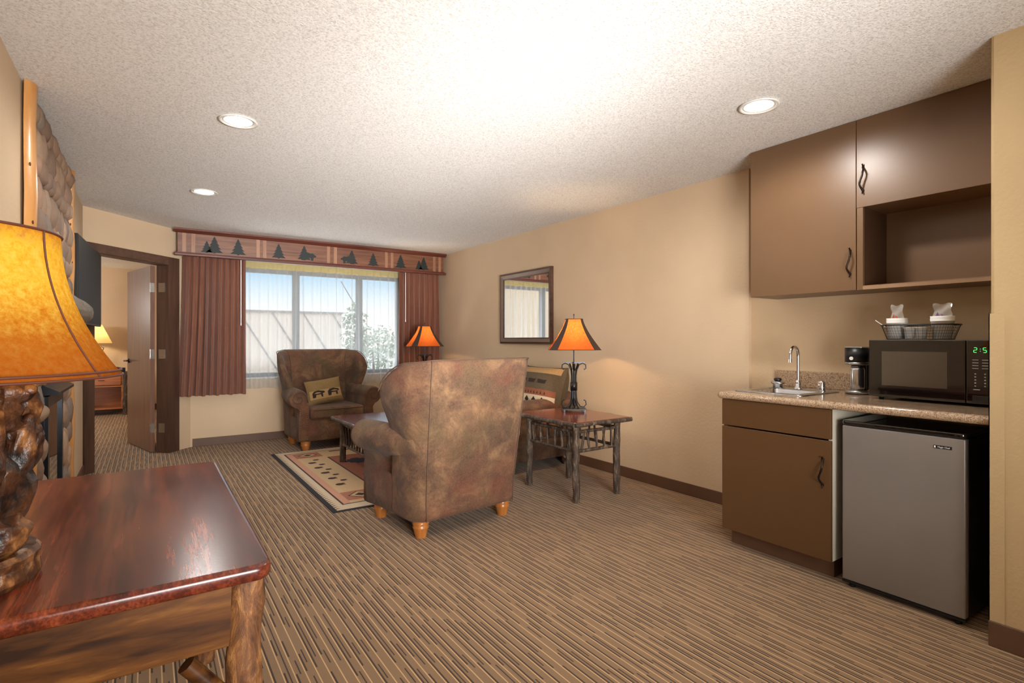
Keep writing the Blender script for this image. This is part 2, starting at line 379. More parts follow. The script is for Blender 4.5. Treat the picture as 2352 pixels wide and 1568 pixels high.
# diagonal wall with door opening t .096-.956
def dbox(mb, t0, t1, o0, o1, z0, z1, mi=0):
    pts = [diag(t0, o0)[:2], diag(t1, o0)[:2], diag(t1, o1)[:2], diag(t0, o1)[:2]]
    mb.prism(pts, 'z', z0, z1, mi); return mb
w = MB(); dbox(w, -.02, .08, 0, -.12, 0, H); dbox(w, .972, DL + .03, 0, -.12, 0, H); dbox(w, .08, .972, 0, -.12, 2.05, H)
struct('wall_diagonal', w, M['wall'])
# bedroom shell
w = MB(); w.box(-4.2, .42, 11.35, 11.47, 0, H); struct('wall_bedroom_back', w, M['wall'])
w = MB(); w.box(.30, .42, YF + .12, 11.35, 0, H); struct('wall_bedroom_right', w, M['wall'])
w = MB(); w.box(-4.2, -4.08, 5.0, 11.35, 0, H); struct('wall_bedroom_left', w, M['wall'])
w = MB(); w.box(-4.2, XL - .12, 5.0, 5.12, 0, H); struct('wall_bedroom_front', w, M['wall'])
# baseboards
B = .092
struct('baseboard_right', MB().box(XR - .012, XR, 2.2, YF, 0, B, bevel=.003), M['base'])
struct('baseboard_far', MB().box(.42, XR - .013, YF - .012, YF, 0, B, bevel=.003), M['base'])
w = MB(); w.box(XL, XL + .012, YB + .02, 3.32, 0, B, bevel=.003); w.box(XL, XL + .012, 5.09, AY - .01, 0, B, bevel=.003); struct('baseboard_left', w, M['base'])
struct('baseboard_entry', MB().box(XE - .012, XE, YB + .02, YE + .004, 0, .1, bevel=.004), M['base'])
struct('baseboard_bedroom', MB().box(-4.0, .30, 11.335, 11.35, 0, .1), M['base'])
# corner guard on the entry wall end
g = MB(); g.box(XE - .004, XE - .0005, YE - .045, YE + .004, .1, 1.33); g.box(XE - .004, XE + .04, YE + .0005, YE + .004, .1, 1.33)
struct('trim_1', g, M['wallt'])
# door frame
d = MB()
dbox(d, .0, .10, .0005, .018, 0, 2.12); dbox(d, .952, 1.10, .0005, .018, 0, 2.12); 
dbox(d, .0805, .098, -.135, .0, 0, 2.045); dbox(d, .954, .9715, -.135, .0, 0, 2.045)
dfo = sempty('door_1')
d.build('door_casing', M['casing'], dfo)
d = MB(); dbox(d, .10, .952, .0005, .018, 2.035, 2.12); dbox(d, .098, .954, -.135, 0, 2.03, 2.0495); d.build('door_header', M['casing_h'], dfo)
hx, hy = diag(.948, -.15)[:2]
leafang = math.atan2(.965, -.26)
lf = MB().box(0, .86, 0, .042, .012, 2.025, bevel=.002)
leaf = lf.build('door_leaf', M['leaf'], dfo, loc=(hx, hy, 0), rot=(0, 0, leafang))
hd = MB(); hd.lathe([(.026, 0), (.026, .008), (.01, .012), (.01, .05), (0, .05)], 16, (.79, .042, .98), axis='y'); hd.tube([(.79, .09, .98), (.70, .092, .985), (.67, .092, .98)], [.009, .008, .007])
hd.lathe([(.026, 0), (.026, -.008), (.01, -.012), (.01, -.05), (0, -.05)], 16, (.79, 0, .98), axis='y'); hd.tube([(.79, -.05, .98), (.70, -.052, .985), (.67, -.052, .98)], [.009, .008, .007])
hd.build('door_handle', M['bronze'], leaf)
for z in (.27, 1.07, 1.79):
    h_ = MB(); h_.tube([(-.008, .046, z - .05), (-.008, .046, z + .05)], .006, 8)
    h_.box(-.0025, -.0005, .004, .044, z - .05, z + .05)
    h_.build('hinge', M['steel'], leaf)
    h2 = MB(); dbox(h2, .949, .9535, -.03, -.105, z - .05, z + .05); h2.build('hinge_plate', M['steel'], dfo)

# window
wn = sempty('window_1')
w = MB()
fy0, fy1 = YF + .03, YF + .09
w.box(WX0, WX1, fy0, fy1, WZ0, WZ0 + .05); w.box(WX0, WX1, fy0, fy1, WZ1 - .045, WZ1)
w.box(WX0, WX0 + .05, fy0, fy1, WZ0, WZ1); w.box(WX1 - .05, WX1, fy0, fy1, WZ0, WZ1)
w.box(1.515, 1.59, fy0 - .02, fy1, WZ0 + .05, WZ1 - .045); w.box(2.33, 2.40, fy0 - .02, fy1, WZ0 + .05, WZ1 - .045)
w.build('window_frame', M['wframe'], wn)
w = MB()
for a, b in ((WX0 + .05, 1.515), (1.59, 2.33), (2.40, WX1 - .05)): w.box(a, b, fy0 + .02, fy0 + .026, WZ0 + .05, WZ1 - .045)
w.build('pane', M['glass'], wn)
w = MB().box(WX0 - .02, WX1 + .02, YF - .01, YF + .03, WZ0 - .02, WZ0, bevel=.004); w.build('window_sill', M['white'], wn)

# recessed ceiling lights
for (x, y), lb in (((.414, 3.311), 'round recessed ceiling light, the larger of the two at left'), ((2.621, 1.578), 'round recessed ceiling light near the brown wall cabinets'), ((.381, 5.055), 'small round recessed ceiling light farthest back, towards the window')):
    t = thing('recessed_light', lb, 'ceiling light', (x, y, H), group='recessed ceiling lights')
    m = MB(); m.lathe([(.082, -.001), (.095, -.002), (.10, -.008), (.088, -.010), (.080, -.004)], 40); m.build('trim_ring', M['white'], t)
    m = MB(); m.lathe([(.081, -.003), (.05, -.006), (0, -.007)], 40); m.build('lens', M['lens'], t)

# ------------------------------------------------------------------ fireplace, posts, television
fp = thing('fireplace', 'river stone fireplace with black insert on the left wall', 'fireplace', (XL, 4.2, 0))
m = MB(); m.box(.001, .02, -.74, -.47, 0, H - .005); m.box(.001, .02, .18, .74, 0, H - .005); m.box(.001, .02, -.47, .18, .98, H - .005)
def inopen(y, z, ry, rz): return (-.47 - ry * .6 < y < .18 + ry * .6) and z - rz * .7 < .97
rr = random.Random(3)
stones = MB(); z = .07
while z < H - .02:
    rz = rr.uniform(.06, .11); y = -.72 + rr.uniform(0, .05)
    while y < .72:
        ry = rr.uniform(.06, .13); yy = y + ry * .8
        zz = min(z + rr.uniform(-.02, .02), H - rz * 1.15)
        if yy + ry > .76: ry = max(.05, .76 - yy)
        if yy < .72 and not inopen(yy, zz, ry, rz):
            rot = Matrix.Rotation(rr.uniform(-.5, .5), 3, 'X')
            stones.blob((.018, yy, zz), (rr.uniform(.026, .040), ry, rz), sub=2, amp=.25, fr=1.3, seed=rr.random() * 50, rot=rot)
        y = yy + ry * .85
    z += rz * 1.55
# column of river stones beside the insert
for k, (zz, rz, yy) in enumerate(((.93, .1, .30), (.75, .075, .28), (.53, .125, .31), (.34, .075, .30), (.17, .085, .3), (.05, .05, .29), (.85, .05, -.56), (.66, .075, -.57), (.45, .1, -.56), (.25, .08, -.57), (.08, .08, -.56))):
    stones.blob((.02, yy, zz), (.045, .095, rz), sub=3, amp=.15, fr=1.3, seed=k * 3.3 + 1)
stones.build('stone_facing', M['stone'], fp, recalc=False)
m.build('mortar_backing', M['mortar'], fp)
m = MB(); m.box(.004, .034, -.47, .18, 0, .98, bevel=.004); m.box(.034, .05, -.45, -.40, .03, .92); m.box(.034, .05, .11, .16, .03, .92); m.box(.034, .05, -.40, .11, .86, .92); m.box(.034, .045, -.40, .11, .03, .08)
m.prism([(.034, .925), (.09, .925), (.034, .975)], 'y', -.47, .18) if False else None
ins = m.build('firebox_insert', M['iron'], fp)
m = MB(); m.box(.035, .038, -.40, .11, .22, .86); m.build('firebox_glass', M['gloss'], ins)
m = MB()
for k in range(4): m.box(.036, .046, -.39, .10, .09 + .03 * k, .105 + .03 * k)
m.build('louver', M['black'], ins)
m = MB(); m.prism([(.03, .93), (.10, .93), (.10, .945), (.03, .985)], 'y', 0, .66)
m.build('hood', M['iron'], fp, loc=(0, -.475, 0))
m = MB(); ys = [-.70, -.4, -.1, .2, .5, .585]
m.tube([(.105, y, 1.41) for y in ys], [.072, .078, .075, .08, .076, .066], 14, wob=.03); mo = m.build('mantel_log', M['greywood'], fp)
mo['label'] = 'grey weathered log mantel'
for (y, lb, p) in ((3.40, 'golden pine half log post in front of the stone, nearer one', 0), (4.985, 'golden pine half log post at the far side of the stone', 1)):
    t = MB(); k = 14
    t.grid(14, k, lambda u, v: ((.074 + .004 * math.sin(v * 26 + p)) * math.sin(PI * (.16 + .68 * u)) - .028, -(.072 + .004 * math.sin(v * 26 + p)) * math.cos(PI * (.16 + .68 * u)), .001 + (H - .002) * v))
    for zz, a in ((.55, -.9), (1.2, .2), (1.78, -.5), (2.05, -.7)): t.blob((.073 * math.cos(a) - .028, .071 * math.sin(a), zz), (.004, .010, .011), 1, 1)
    tag(t.build('log_post', [M['pine'], M['bear']], loc=(XL + .004, y, 0)), lb, 'post', 'pine log posts beside the fireplace')

tv = thing('television', 'flat black television mounted on the left wall beyond the stone', 'television', (-.4225, 5.65, 1.678), -.059 * -1 if False else 0)
tv.rotation_euler = (0, 0, -.0565)
m = MB().box(0, .03, -.592, .585, -.333, .333, bevel=.004); m.box(-.02, 0, -.4, .4, -.2, .2, bevel=.006); m.build('casing', M['black'], tv)
MB().box(.0302, .032, -.58, .575, -.32, .322).build('screen', M['tv'], tv)
MB().box(-.055, -.02, -.12, .12, -.1, .1).build('wall_bracket', M['black'], tv)

# ------------------------------------------------------------------ bear lamp and desk
dk = thing('desk', 'rustic desk with glossy dark red top and log legs in the foreground', 'desk', (-.13, 1.82, 0))
m = MB(); x0, x1, y0, y1 = -.352, .352, -.588, .582
def rrect(x0, x1, y0, y1, r, n=6, sel=(1, 1, 1, 1)):
    out = []
    for (cx, cy, a0, s_) in ((x1 - r, y0 + r, -90, sel[0]), (x1 - r, y1 - r, 0, sel[1]), (x0 + r, y1 - r, 90, sel[2]), (x0 + r, y0 + r, 180, sel[3])):
        for k in range(n + 1):
            a = math.radians(a0 + 90 * k / n); out.append((cx + r * math.cos(a), cy + r * math.sin(a)))
    return out
def slab(mb, x0, x1, y0, y1, z0, z1, r, e, mi=0, seg=4):
    """rounded-corner slab with rounded edges"""
    rings = []
    for k in range(seg + 1):
        a = PI / 2 * k / seg; rings.append((e * (1 - math.sin(a)), z0 + e * (1 - math.cos(a)) ))
    rings2 = [(i, z0 + z1 - z) for i, z in reversed(rings)]
    allr = [(i, z) for i, z in rings] + rings2
    vs = []; n_ = None
    for ins_, z in allr:
        p = rrect(x0 + ins_, x1 - ins_, y0 + ins_, y1 - ins_, max(r - ins_, .001)); n_ = len(p)
        vs += [(a, b, z) for a, b in p]
    fs = [list(range(n_))[::-1], list(range((len(allr) - 1) * n_, len(allr) * n_))]
    mb.add(vs, fs, mi)
    mb.add(vs, [[i * n_ + j, i * n_ + (j + 1) % n_, (i + 1) * n_ + (j + 1) % n_, (i + 1) * n_ + j] for i in range(len(allr) - 1) for j in range(n_)], mi, True)
    return mb
slab(m, x0, x1, y0, y1, .715, .75, .035, .012); m.build('desk_top', M['desk'], dk)
m = MB(); m.box(-.33, .28, -.545, -.52, .575, .714, bevel=.003); m.build('apron', M['apron'], dk)
m = MB(); m.box(-.33, .28, .515, .54, .575, .714, bevel=.003); m.build('apron', M['apron'], dk)
m = MB(); m.box(.285, .31, -.5, .5, .575, .714, bevel=.003); m.build('apron', M['apron_y'], dk)
for sx in (.305, -.31):
    for sy in (-.53, .53):
        m = MB(); k = 12
        m.tube([(.004 * math.sin(i * 1.3 + sy), .004 * math.cos(i + sx), .714 * i / k) for i in range(k + 1)], [.035 + .003 * math.sin(i * 2.1 + sx * 9) for i in range(k + 1)], 16, wob=.035)
        m.build('leg', M['bark2'], dk, loc=(sx, sy, 0))
for sy in (-.53, .53):
    m = MB(); m.tube([(.30, sy, .43), (.25, sy, .485), (.195, sy, .556)], [.02, .017, .018], 12, wob=.03); m.build('brace', M['apron'], dk)
    m = MB(); m.tube([(-.30, sy, .43), (-.25, sy, .485), (-.195, sy, .556)], [.02, .017, .018], 12, wob=.03); m.build('brace', M['apron'], dk)

bl = thing('bear_lamp', 'carved wooden bear table lamp with amber bell shade on the desk', 'lamp', (-.312, 1.45, .7505))
m = MB(); k = 46; pr = [(.0, 0), (.128, 0), (.132, .01), (.128, .035), (.132, .05), (.124, .060), (.105, .063), (.1, .058), (.085, .063), (.08, .058), (.06, .064), (0, .065)]
vs = []
for r_, z in pr:
    for j in range(k):
        rj = r_ * (1 + (.05 * noise.noise(Vector((j * .9, 0, z * 8))) if r_ > .12 else 0)); vs.append((rj * math.cos(2 * PI * j / k), rj * math.sin(2 * PI * j / k), z))
m.add(vs, [[i * k + j, i * k + (j + 1) % k, (i + 1) * k + (j + 1) % k, (i + 1) * k + j] for i in range(len(pr) - 1) for j in range(k)])
m.build('log_slice_base', M['bear'], bl)
# bear standing upright, facing +x/-y side of the room, rough chiselled fur
m = MB()
def ch(c, r, seed, rot=None, amp=.34, fr=2.8, sub=4): m.blob(c, r, sub=sub, amp=amp, fr=fr, seed=seed, rot=rot, flat=False)
ch((0, 0, .19), (.122, .112, .15), 1, amp=.14, fr=4.5); ch((.01, -.005, .31), (.112, .105, .075), 2, amp=.22, fr=4)
for k_, (a_, zz_, l_) in enumerate(((-2.4, .30, .06), (-1.6, .27, .07), (-.9, .30, .07), (-.3, .25, .075), (.4, .29, .06), (-1.2, .33, .05), (-.6, .34, .05), (.1, .33, .05), (-2.0, .345, .05))):
    ch((.095 * math.cos(a_), .088 * math.sin(a_), zz_), (.034, .034, l_), 20 + k_, Matrix.Rotation(a_, 3, 'Z') @ Matrix.Rotation(.25, 3, 'Y'), amp=.25, fr=2.2)
ch((.055, -.045, .10), (.066, .062, .05), 3, amp=.15); ch((.0, .06, .10), (.06, .055, .05), 4, amp=.15); ch((-.05, -.05, .10), (.06, .055, .05), 5, amp=.15)
ch((.02, -.02, .385), (.072, .068, .06), 6, amp=.16, fr=4); ch((.085, -.045, .372), (.045, .032, .026), 7, Matrix.Rotation(-.4, 3, 'Z'), amp=.12); ch((.122, -.062, .378), (.012, .012, .010), 8, amp=0)
ch((.01, .04, .44), (.02, .014, .022), 9, amp=.1); ch((-.01, -.07, .435), (.02, .014, .022), 10, amp=.1)
ch((.085, .03, .235), (.04, .036, .07), 11, Matrix.Rotation(.5, 3, 'Y'), amp=.15); ch((.05, -.09, .235), (.04, .036, .07), 12, Matrix.Rotation(-.3, 3, 'X'), amp=.15)
m.build('bear_figure', M['bear'], bl, recalc=False)
m = MB(); m.tube([(0, 0, .42), (0, 0, .56)], .008, 10); m.tube([(0, 0, .66), (0, 0, .705)], .004, 8); m.blob((0, 0, .715), (.012, .012, .016), 0, 2)
for s_ in (-1, 1): m.tube([(0, .006 * s_, .44), (0, .06 * s_, .50), (0, .062 * s_, .58), (0, .02 * s_, .655), (0, 0, .66)], .0025, 6)
for a in range(3):
    q = a * 2 * PI / 3; m.tube([(0, 0, .665), (.162 * math.cos(q), .162 * math.sin(q), .683)], .002, 6)
m.build('harp_and_finial', M['bronze'], bl)
m = MB().blob((0, 0, .555), (.03, .03, .045), 0, 3); m.build('bulb', M['bulb'], bl)
SB, ST = .40, .687
def shprof(v):   # v 0 bottom .. 1 top
    return .265 - (.265 - .162) * (1 - (1 - v) ** 2.0)
m = MB(); m.grid(64, 22, lambda u, v: (shprof(v) * math.cos(2 * PI * u), shprof(v) * math.sin(2 * PI * u), SB + (ST - SB) * v), wrap=True)
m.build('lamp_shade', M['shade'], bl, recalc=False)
m = MB()
for z, r_ in ((SB, .266), (SB + .01, .2635), (ST, .163)): m.tube([(r_ * math.cos(2 * PI * j / 64), r_ * math.sin(2 * PI * j / 64), z) for j in range(64)], .0028, 6, closed=True)
for q in range(6):
    a = q * PI / 3 + math.radians(-28)
    m.tube([((shprof(v) + .0015) * math.cos(a), (shprof(v) + .0015) * math.sin(a), SB + (ST - SB) * v) for v in [i / 16 for i in range(17)]], .0018, 6)
m.build('shade_stitching', M['stitch'], bl)

# ------------------------------------------------------------------ valance and curtains
va = thing('window_valance', 'oak valance board with dark tree cut-outs above the window', 'valance', (1.865, 6.83, 2.14))
L = 1.60
m = MB(); m.box(-L, L, 0, .02, .02, .285); m.box(-L, -L + .02, .02, .13, .02, .285); m.box(L - .02, L, .02, .28, .02, .285); m.build('board', M['oak'], va)
m = MB(); m.box(-L - .03, L + .03, -.03, .022, .0, .028, bevel=.006); m.box(-L - .015, L + .015, -.018, .02, .028, .04, bevel=.004)
m.prism([(-.035, .298), (-.035, .28), (-.012, .255), (0, .25), (0, .298)], 'x', -L - .035, L + .035) ; m.build('moulding', M['oak_d'], va)
for x in (-1.54, -1.455, -.805, -.735, .0, .085, .755, .835, 1.455, 1.54): MB().box(x - .02, x + .02, -.006, 0, .041, .25, bevel=.002).build('light_strip', M['oak_v'], va)
def fir(cx, z0, h, w, tiers=5):
    pts = [(cx, z0 + h)]; right = []; left = []
    for i in range(1, tiers + 1):
        ww = w / 2 * (i / tiers); zz = z0 + h * (1 - i / tiers) + h * .05
        right += [(cx + ww, zz), (cx + ww * .62, zz + h * .012)]
        left += [(cx - ww, zz), (cx - ww * .62, zz + h * .012)]
    right = right[:-1] + [(cx + .012, z0 + h * .05), (cx + .012, z0)]; left = left[:-1] + [(cx - .012, z0 + h * .05), (cx - .012, z0)]
    return pts + right + left[::-1]
def firs(mb, pl, h=.185, w=.165):
    for cx, z0, k in pl:
        p = fir(cx, z0, h * k, w * k)
        # build as fan of triangles strips per side keeps it simple
        mb.prism([(a, b) for a, b in p], 'y', -.006, -.0005)
VX = lambda px: px
def px2x(px): # along valance
    return px
def placef(lst):
    t_ = MB(); firs(t_, lst); return t_.build('tree_silhouette', M['tree'], va)
placef([(-1.325, .05, .72), (-1.25, .05, 1.02)])
for cx_, k_ in ((-1.012, 1.0), (-.58, .95), (.576, .92), (.957, .98)): placef([(cx_, .05, k_)])
placef([(1.225, .05, .7), (1.295, .05, .95)])
def bearsil(cx, d):
    b = [(-.12, .0), (-.12, .04), (-.10, .085), (-.05, .10), (.0, .085), (.03, .09), (.045, .075), (.075, .06), (.07, .045), (.04, .04), (.035, 0), (.01, 0), (.005, .03), (-.055, .035), (-.06, 0)]
    t_ = MB(); t_.prism([(cx + d * x * .9, .055 + z) for x, z in b], 'y', -.007, -.0005); firs(t_, [(cx - d * .075, .055, .95)]); t_.build('bear_and_tree_silhouette', M['tree'], va)
bearsil(-.215, 1); bearsil(.22, -1)

def drape(name, label, x0, x1, y, z0, z1, folds, amp, mat, flare=0.0, group=None, seed=0):
    q = random.Random(seed); ph = [q.uniform(-.5, .5) for _ in range(folds + 2)]; am = [q.uniform(.6, 1.1) for _ in range(folds + 2)]
    nu = folds * 10
    def fn(u, v):
        k = u * folds; i = int(k); f = k - i
        pp = ph[i] * (1 - f) + ph[i + 1] * f; aa = am[i] * (1 - f) + am[i + 1] * f
        w_ = math.sin(2 * PI * k + pp * 2 * v)
        a_ = amp * aa * (.45 + .55 * min(1, 1.6 * (1 - v) + .2))
        return (x0 + (x1 - x0) * u + .35 * a_ * math.cos(4 * PI * k) * .4 - flare * (1 - u) * (1 - v) ** 1.5, y + a_ * w_ + .004 * math.sin(v * 7 + i), z0 + (z1 - z0) * v + .004 * math.sin(k * 3))
    m = MB().grid(nu, 22, fn)
    return m, fn
g_ = 'reddish brown drapes at the window'
m, _ = drape('', '', .315, .945, 6.955, .592, 2.16, 10, .052, None, .06, seed=2)
o = m.build('window_drape', M['drape'], recalc=False); tag(o, 'wide reddish brown pleated drape beside the bedroom door', 'drape', g_)
m, _ = drape('', '', 2.85, 3.47, 6.955, .55, 2.16, 8, .050, None, .0, seed=5)
o = m.build('window_drape', M['drape'], recalc=False); tag(o, 'reddish brown pleated drape in the right corner behind the lamp', 'drape', g_)
for x0, x1, lb, sd in ((.90, 2.03, 'white sheer curtain panel, the left one covering the window', 3), (2.02, 2.93, 'white sheer curtain panel, the right one covering the window', 8)):
    t = thing('sheer_curtain', lb, 'curtain', (0, 0, 0), group='white sheers over the window')
    fo = 11 if sd == 3 else 9
    m, _ = drape('', '', x0, x1, 7.045, .64, 2.085, fo, .024, None, seed=sd); m.build('sheer_panel', M['sheer'], t, recalc=False)
    m, _ = drape('', '', x0, x1, 7.045, 2.085, 2.17, fo, .014, None, seed=sd); m.build('pleated_header', M['sheer_head'], t, recalc=False)
    t.location = ((x0 + x1) / 2, 7.045, .64)
    for ch_ in t.children: ch_.location = (-(x0 + x1) / 2, -7.045, -.64)
for x, zz, lb in ((.892, 1.42, 'thin draw wand hanging before the left drape'), (2.925, 1.50, 'thin draw wand hanging before the right drape')):
    m = MB().tube([(0, 0, 0), (0, 0, 2.15 - zz)], .0045, 8); m.tube([(0, 0, -.03), (0, 0, .0)], .006, 8)
    tag(m.build('curtain_wand', M['cup'], loc=(x, 6.905, zz)), lb, 'curtain wand', 'curtain draw wands')
m = MB().box(.30, 3.47, 6.985, 7.005, 2.155, 2.185); m.box(.45, .48, 7.005, 7.118, 2.16, 2.18); m.box(3.3, 3.33, 7.005, 7.118, 2.16, 2.18)
m.box(.30, 3.47, 7.035, 7.055, 2.17, 2.19)
tag(m.build('curtain_rail', M['white']), 'white curtain track under the valance', 'curtain rail')

# ------------------------------------------------------------------ armchairs
def make_armchair(label, loc, rz, suedem):
    t = thing('wing_armchair', label, 'armchair', loc, rz, 'mottled brown wing armchairs')
    # body (seat box): rounded box via lofted rings
    m = MB(); rings = []
    for z, e in ((.108, .02), (.115, .005), (.2, 0), (.34, .0), (.36, .01)):
        p = rrect(-.414 + e, .414 - e, -.335 + e, .345 - e, .10 if True else .1, 6)
        # square front corners
        q = []
        for (x, y) in p:
            q.append((x, y, z))
        rings.append(q)
    k = len(rings[0]); vs = [v for r_ in rings for v in r_]
    m.add(vs, [[i * k + j, i * k + (j + 1) % k, (i + 1) * k + (j + 1) % k, (i + 1) * k + j] for i in range(4) for j in range(k)], 0, True)
    m.add(vs, [list(range(k))[::-1], list(range(4 * k, 5 * k))])
    m.build('seat_body', suedem, t)
    # back shell incl. wings
    def plan(a, z):
        """a in -1..1, outer outline"""
        s_ = 1 if a >= 0 else -1; a = abs(a)
        hz = max(0, min(1, (z - .11) / .99))
        sm = max(0.0, min(1.0, (z - .58) / .34)); sm = sm * sm * (3 - 2 * sm)
        yb = -.345 - .135 * max(0, hz - .12) ** 1.1
        hb = .325 + .035 * hz
        tipx = .415 + .105 * sm; tipy = -.02 - .03 * sm
        pts = [(0, yb - .02), (hb * .5, yb - .015), (hb, yb), (hb + .07, yb + .055), ((hb + tipx) / 2 + .06, (yb + tipy) / 2 - .03), (tipx, tipy)]
        k_ = a * (len(pts) - 1); i = min(int(k_), len(pts) - 2); f = k_ - i
        P0 = pts[max(i - 1, 0)] if i > 0 else (-pts[1][0], pts[1][1]); P1 = pts[i]; P2 = pts[i + 1]; P3 = pts[min(i + 2, len(pts) - 1)]
        def cr(a0, a1, a2, a3): return .5 * (2 * a1 + (a2 - a0) * f + (2 * a0 - 5 * a1 + 4 * a2 - a3) * f * f + (3 * a1 - a0 - 3 * a2 + a3) * f ** 3)
        return s_ * cr(P0[0], P1[0], P2[0], P3[0]), cr(P0[1], P1[1], P2[1], P3[1])
    def ztop(a):
        a = abs(a); return 1.10 - .03 * max(0, (a - .4) / .6) - .17 * max(0, (a - .72) / .28) ** 2.4
    NU, NV = 44, 22
    def fo(u, v):
        a = 2 * u - 1; z = .112 + (ztop(a) - .112) * v; x, y = plan(a, z); return (x, y, z)
    m = MB().grid(NU, NV, fo)
    # thickness by inner copy
    def fi(u, v):
        a = 2 * u - 1; z = .112 + (ztop(a) - .035 - .112) * v; z = max(z, .112)
        e = .02; x0_, y0_ = plan(max(-1, a - e), z); x1_, y1_ = plan(min(1, a + e), z); x, y = plan(a, z)
        tx_, ty_ = x1_ - x0_, y1_ - y0_; l = math.hypot(tx_, ty_) or 1; nx, ny = -ty_ / l, tx_ / l
        th = .105 if abs(a) < .45 else .105 - .03 * (abs(a) - .45) / .55
        if v > .9: th *= .82 + .18 * (1 - v) / .1
        return (x + nx * th, y + ny * th, z)
    m = MB(); W = NU + 1
    vo = [fo(i / NU, j / NV) for j in range(NV + 1) for i in range(W)]; vi = [fi(i / NU, j / NV) for j in range(NV + 1) for i in range(W)]
    # rounded rim between outer and inner
    off = len(vo); fs = []
    for j in range(NV):
        for i in range(NU):
            a_ = j * W + i; fs.append([a_, a_ + 1, a_ + 1 + W, a_ + W]); fs.append([off + a_, off + a_ + W, off + a_ + 1 + W, off + a_ + 1])
    # rim row (mid, raised)
    rim = []
    for i in range(W):
        p, q = Vector(vo[NV * W + i]), Vector(vi[NV * W + i]); c_ = (p + q) / 2; c_.z = max(p.z, q.z) + .012; rim.append(c_[:])
    ro = off * 2; allv = vo + vi + rim
    side = []
    for j in range(NV + 1):
        for sidei in (0, NU):
            pass
    for i in range(NU):
        fs.append([NV * W + i, NV * W + i + 1, ro + i + 1, ro + i]); fs.append([ro + i, ro + i + 1, off + NV * W + i + 1, off + NV * W + i])
        fs.append([i, off + i, off + i + 1, i + 1])
    # front tips, rounded with mid column
    mo_ = ro + W
    for sidei, s_ in ((0, -1), (NU, 1)):
        base_ = len(allv)
        for j in range(NV + 1):
            p, q = Vector(vo[j * W + sidei]), Vector(vi[j * W + sidei]); c_ = (p + q) / 2; c_.y += .025
            if j == NV: c_ = Vector(rim[sidei]); c_.y += .012
            allv.append(c_[:])
        for j in range(NV):
            fs.append([j * W + sidei, (j + 1) * W + sidei, base_ + j + 1, base_ + j]); fs.append([base_ + j, base_ + j + 1, off + (j + 1) * W + sidei, off + j * W + sidei])
        fs.append([NV * W + sidei, ro + sidei, base_ + NV]); fs.append([ro + sidei, off + NV * W + sidei, base_ + NV])
    m.add(allv, fs, 0, True)
    m.build('winged_back', suedem, t, mods=[('SUBSURF', dict(levels=1, render_levels=1))])
    # welt piping: along top outer edge and the two vertical seams of the back panel
    m = MB()
    m.tube([Vector(fo(i / 60, 1)) + Vector((0, 0, .004)) for i in range(61)], .0036, 6)
    for a in (-.44, .44):
        m.tube([(plan(a, z)[0] * 1.002, plan(a, z)[1] - .001, z) for z in [.115 + (ztop(a) - .115) * q / 24 for q in range(25)]], .0028, 6)
    m.build('piping', M['welt'], t)
    # inner seams of wings
    for s_ in (-1, 1):
        m = MB(); pts = []
        for q in range(14):
            v = .45 + .53 * q / 13; x, y, z = fi(.5 + s_ * .24, v); pts.append((x, y + .004, z))
        m.tube(pts, .004, 6); m.build('inner_seam', M['welt'], t)
    for s_ in (-1, 1):
        # rolled arm profile extruded along y (x,z)
        prof = []
        cx, cz, r_ = .425, .58, .102
        for k in range(19):
            a = math.radians(200 - (200 + 75) * k / 18); prof.append((cx + r_ * math.cos(a), cz + r_ * math.sin(a)))
        prof += [(.424, .44), (.426, .34), (.424, .113), (.325, .113), (.305, .34), (.308, .50)]
        k = len(prof); ys = [-.325, -.31, -.1, .1, .30, .335, .35]; ins = [.02, 0, 0, 0, 0, .004, .014]
        vs = []
        ccx, ccz = .39, .48
        for y, e in zip(ys, ins):
            for (x, z) in prof:
                d_ = Vector((ccx - x, ccz - z)); l = d_.length; d_ = d_ / l if l > 0 else d_
                tp_ = max(0, .30 - y) / .6 * .085 * max(0, min(1, (x - .33) / .1)); vs.append((s_ * (x + d_.x * e - tp_), y, z + d_.y * e - .0))
        m = MB(); m.add(vs, [[i * k + j, i * k + (j + 1) % k, (i + 1) * k + (j + 1) % k, (i + 1) * k + j] for i in range(len(ys) - 1) for j in range(k)], 0, True)
        m.add(vs, [list(range(k)), list(range((len(ys) - 1) * k, len(ys) * k))])
        arm = m.build('arm', suedem, t)
        # front panel with scroll
        m = MB(); m.box(.335 * 1, .415, .346, .352, .12, .50, bevel=.003) if False else None
        pts = []
        for q in range(34):
            a = math.radians(200 - q * 16); rr_ = .085 - .0021 * q; pts.append((s_ * (cx + rr_ * math.cos(a)), .353, cz + rr_ * math.sin(a)))
        m.tube(pts, .004, 5); m.build('scroll_welt', M['welt'], arm)
        for xx in (.335, .41):
            m = MB()
            for q in range(17): m.blob((s_ * xx, .351, .14 + q * .0225), (.006, .004, .006), 0, 1)
            m.build('nailhead_trim', M['nail'], arm)
    # seat cushion
    m = MB(); m.box(-.303, .303, -.235, .385, .345, .475, bevel=.035, seg=5); cu = m.build('seat_cushion', suedem, t)
    m = MB(); 
    for z in (.372, .452): m.tube([(-.285, .385, z), (0, .389, z), (.285, .385, z)], .004, 6)
    m.build('cushion_piping', M['welt'], cu)
    for sx in (-.33, .33):
        for sy in (-.245, .27):
            m = MB(); m.lathe([(.033, 0), (.036, .012), (.047, .055), (.051, .062), (.051, .070), (.045, .074), (.053, .088), (.05, .10), (.04, .112)], 24); m.build('leg', M['foot'], t, loc=(sx, sy, 0))
    return t
ch1 = make_armchair('mottled brown wing armchair seen from behind, nearest the camera', (1.70, 3.355, 0), math.radians(7), M['suede'])
